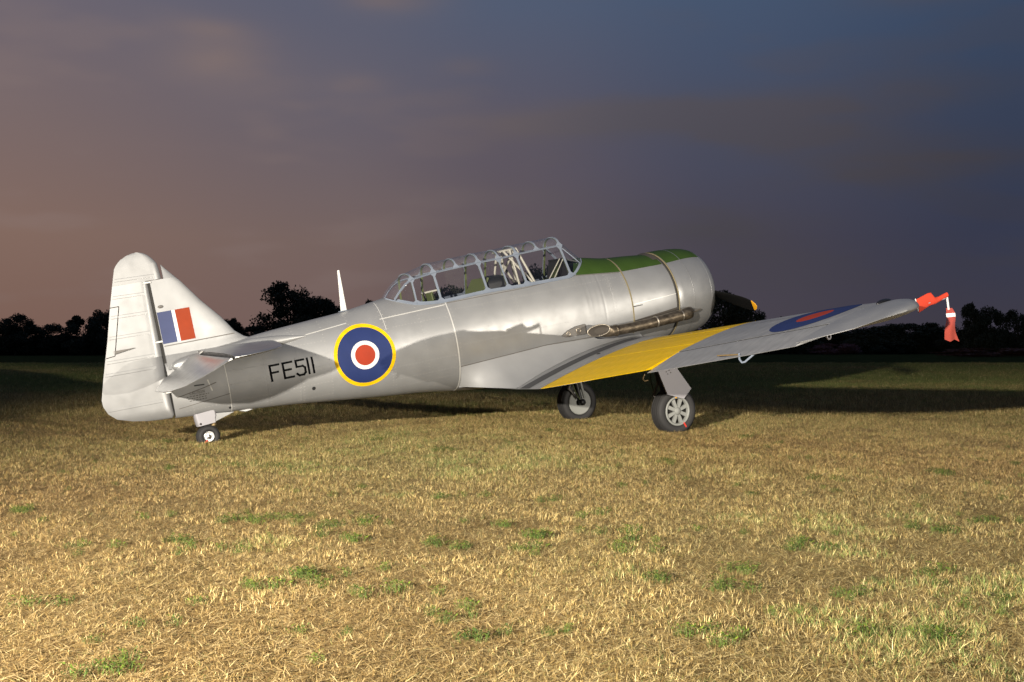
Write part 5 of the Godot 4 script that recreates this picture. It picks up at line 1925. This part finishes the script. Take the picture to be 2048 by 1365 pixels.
# ---------------------------------------------------------------- trees
func crown_mesh(sd: int, lobes: int, flat: float, leaf: float, count: int) -> ArrayMesh:
	# unit crown: about 1 wide and 1 high, base at y = 0
	var g := RandomNumberGenerator.new()
	g.seed = sd
	var cs := []
	for i in lobes:
		var u := g.randf()
		var y := lerpf(0.12, 0.86, u)
		var reach := 0.38 * sqrt(maxf(0.0, 1.0 - pow((y - 0.42) / 0.52, 2)))
		var az := g.randf() * TAU
		var rr := reach * g.randf_range(0.55, 1.0)
		cs.append([Vector3(cos(az) * rr, y, sin(az) * rr), g.randf_range(0.09, 0.19) * (1.15 - 0.3 * u)])
	cs.append([Vector3(0, 0.4, 0), 0.25])
	cs.append([Vector3(0, 0.2, 0), 0.26])
	var mb := MB.new()
	for i in count:
		var c: Array = cs[g.randi() % cs.size()]
		var d := Vector3(g.randfn(), g.randfn(), g.randfn()).normalized()
		var r: float = c[1] * pow(g.randf(), 0.35) * g.randf_range(0.8, 1.12)
		var p: Vector3 = c[0] + d * r * Vector3(1, flat, 1)
		if p.y < 0.0: continue
		var a := Vector3(g.randfn(), g.randfn(), g.randfn()).normalized() * leaf * g.randf_range(0.5, 1.2)
		var b := a.cross(Vector3(g.randfn(), g.randfn(), g.randfn())).normalized() * leaf * g.randf_range(0.3, 0.7)
		var k := mb.v.size()
		var nrm := (a.cross(b).normalized() + d * 0.6).normalized()
		var fn := (b * 2.0).cross(a + b)
		var col := Color(1, 1, 1) * g.randf_range(0.65, 1.25)
		for q in [p - b, p + a, p + b]:
			mb.v.append(q); mb.n.append(nrm); mb.col.append(Color(col.r, col.g, col.b))
		for j in ([0, 1, 2] if fn.dot(nrm) >= 0 else [0, 2, 1]): mb.ix.append(k + j)
	return mb.mesh()

func trunk_mesh(sd: int) -> ArrayMesh:
	var g := RandomNumberGenerator.new()
	g.seed = sd
	var mb := MB.new()
	mb.tube(PackedVector3Array([Vector3(0, -0.03, 0), Vector3(0.01, 0.2, 0), Vector3(-0.005, 0.45, 0.01), Vector3(0.0, 0.75, 0)]), [0.038, 0.026, 0.018, 0.005], 9)
	for i in 7:
		var az := g.randf() * TAU
		var y := g.randf_range(0.16, 0.55)
		var d := Vector3(cos(az), 0, sin(az))
		mb.tube(PackedVector3Array([Vector3(0, y, 0), d * 0.12 + Vector3(0, y + 0.09, 0), d * 0.30 + Vector3(0, y + g.randf_range(0.12, 0.24), 0)]), [0.014, 0.009, 0.003], 6)
	return mb.mesh()

func trees() -> void:
	var crowns := []
	for k in 6:
		crowns.append(crown_mesh(500 + k, [38, 40, 26, 36, 26, 22][k], [0.8, 0.9, 0.75, 0.85, 1.0, 0.8][k], [0.034, 0.032, 0.038, 0.034, 0.036, 0.042][k], 11000))
	var trunks := []
	for k in 3: trunks.append(trunk_mesh(600 + k))
	# picture column at the photograph's size, distance, height, width, crown kind, label
	var list := [
		[-10, 140.0, 4.3, 7.0, 1, "dark rounded tree at the far left edge of the field"],
		[30, 140.0, 5.7, 5.2, 0, "tallest dark tree of the far left clump, with sky gaps in its crown"],
		[86, 142.0, 4.7, 6.4, 3, "broad dark bushy tree right of the tallest far left tree"],
		[126, 145.0, 3.0, 3.4, 5, "small dark tree at the low end of the far left clump"],
		[166, 140.0, 5.6, 5.2, 2, "dark tree with ragged left side just left of the rudder"],
		[206, 150.0, 6.7, 5.0, 4, "tall dark tree whose top shows right beside the rudder edge"],
		[262, 150.0, 5.0, 8.0, 1, "dark tree hidden mostly behind the rudder"],
		[345, 150.0, 4.6, 8.0, 3, "dark tree hidden mostly behind the fin"],
		[430, 160.0, 4.8, 6.0, 0, "dark tree behind the foot of the fin slope"],
		[466, 160.0, 5.8, 4.2, 2, "small round dark tree in the dip between fin and spine"],
		[505, 160.0, 4.6, 6.0, 5, "low dark tree left of the biggest tree"],
		[576, 165.0, 11.6, 9.4, 0, "biggest dark tree on the skyline, behind the tail cone"],
		[624, 165.0, 9.8, 8.4, 3, "large dark tree leaning right of the biggest tree"],
		[662, 168.0, 8.6, 5.0, 4, "dark tree shoulder just left of the white radio mast"],
		[730, 170.0, 9.2, 5.0, 2, "dark tree top just right of the white radio mast"],
		[905, 170.0, 11.6, 8.0, 1, "dark tree seen through the rear canopy glass"],
		[1082, 170.0, 15.6, 7.0, 3, "dark tree seen through the front canopy glass"],
		[1440, 150.0, 9.6, 9.0, 1, "tall dark tree right behind the engine cowl and propeller"],
		[1492, 150.0, 7.6, 6.6, 4, "dark tree under the yellow propeller tip"],
		[1570, 190.0, 7.0, 3.6, 5, "small dark tree top just above the wing near the blue roundel"],
		[1700, 170.0, 4.6, 12.0, 3, "low dark tree under the outer wing"],
		[1800, 170.0, 5.2, 11.0, 1, "low dark tree under the wing tip"],
		[1870, 170.0, 5.2, 8.0, 0, "low dark tree behind the hanging streamer"],
		[1950, 160.0, 8.2, 5.0, 2, "square topped dark tree right of the streamer"],
		[1982, 160.0, 7.4, 4.6, 4, "dark tree joined to the right side of the square topped tree"],
		[2036, 160.0, 7.0, 5.0, 0, "dark tree at the right edge of the picture"],
	]
	for k in list.size():
		var q: Array = list[k]
		var d: float = q[1]
		var t := thing("tree", q[5], "tree", Vector3((q[0] - 1024.0) / 1990.0 * d, 0, -d), "dark trees along the far edge of the field")
		var cr := part("crown", crowns[q[4]], M.leaf, t)
		cr.transform = Transform3D(Basis(Vector3.UP, k * 1.7).scaled(Vector3(q[3] * 1.25, q[2] * 1.09, q[3] * 1.25)), Vector3.ZERO)
		var tr := part("trunk", trunks[k % 3], M.bark, t)
		tr.scale = Vector3(q[2], q[2] * 0.95, q[2])
		t.rotation.y = 0.0
	for q in [[1672.0, 150.0, 1.9, 9.0, lin(0.17, 0.085, 0.09), "bush", "low bush with pale pinkish bloom under the outer wing"], [1985.0, 118.0, 1.2, 15.0, lin(0.14, 0.06, 0.04), "brush", "low reddish brown mound of dry brush at the right edge"]]:
		var t := thing(q[5], q[6], q[5], Vector3((q[0] - 1024.0) / 1990.0 * q[1], 0, -q[1]))
		var m := mat(q[5] + "_leaf", q[4], 0.85)
		m.vertex_color_use_as_albedo = true
		var cr := part("foliage", crowns[2], m, t)
		cr.scale = Vector3(q[3], q[2], q[3] * 0.5)
	# hedges closing the field: one continuous dark mass
	var g := RandomNumberGenerator.new()
	g.seed = 77
	var mm := MultiMesh.new()
	mm.transform_format = MultiMesh.TRANSFORM_3D
	mm.use_colors = true
	mm.mesh = crowns[5]
	mm.instance_count = 230
	for i in 230:
		var px := lerpf(-220.0, 2270.0, i / 229.0) + g.randf_range(-8, 8)
		var d := (150.0 if px < 1000 else 168.0) + g.randf_range(-6, 12)
		var hh := g.randf_range(2.4, 3.6) if px < 1300 else g.randf_range(3.0, 5.0)
		mm.set_instance_transform(i, Transform3D(Basis(Vector3.UP, g.randf() * TAU).scaled(Vector3(g.randf_range(5, 8), hh, g.randf_range(5, 8))), Vector3((px - 1024.0) / 1990.0 * d, -0.3, -d)))
		mm.set_instance_color(i, Color(1, 1, 1))
	var mi := MultiMeshInstance3D.new()
	mi.name = "hedge"
	mi.multimesh = mm
	mi.material_override = M.leaf
	tag(mi, "dark continuous hedge closing the far side of the field", "hedge", "", "stuff")
	add_child(mi)
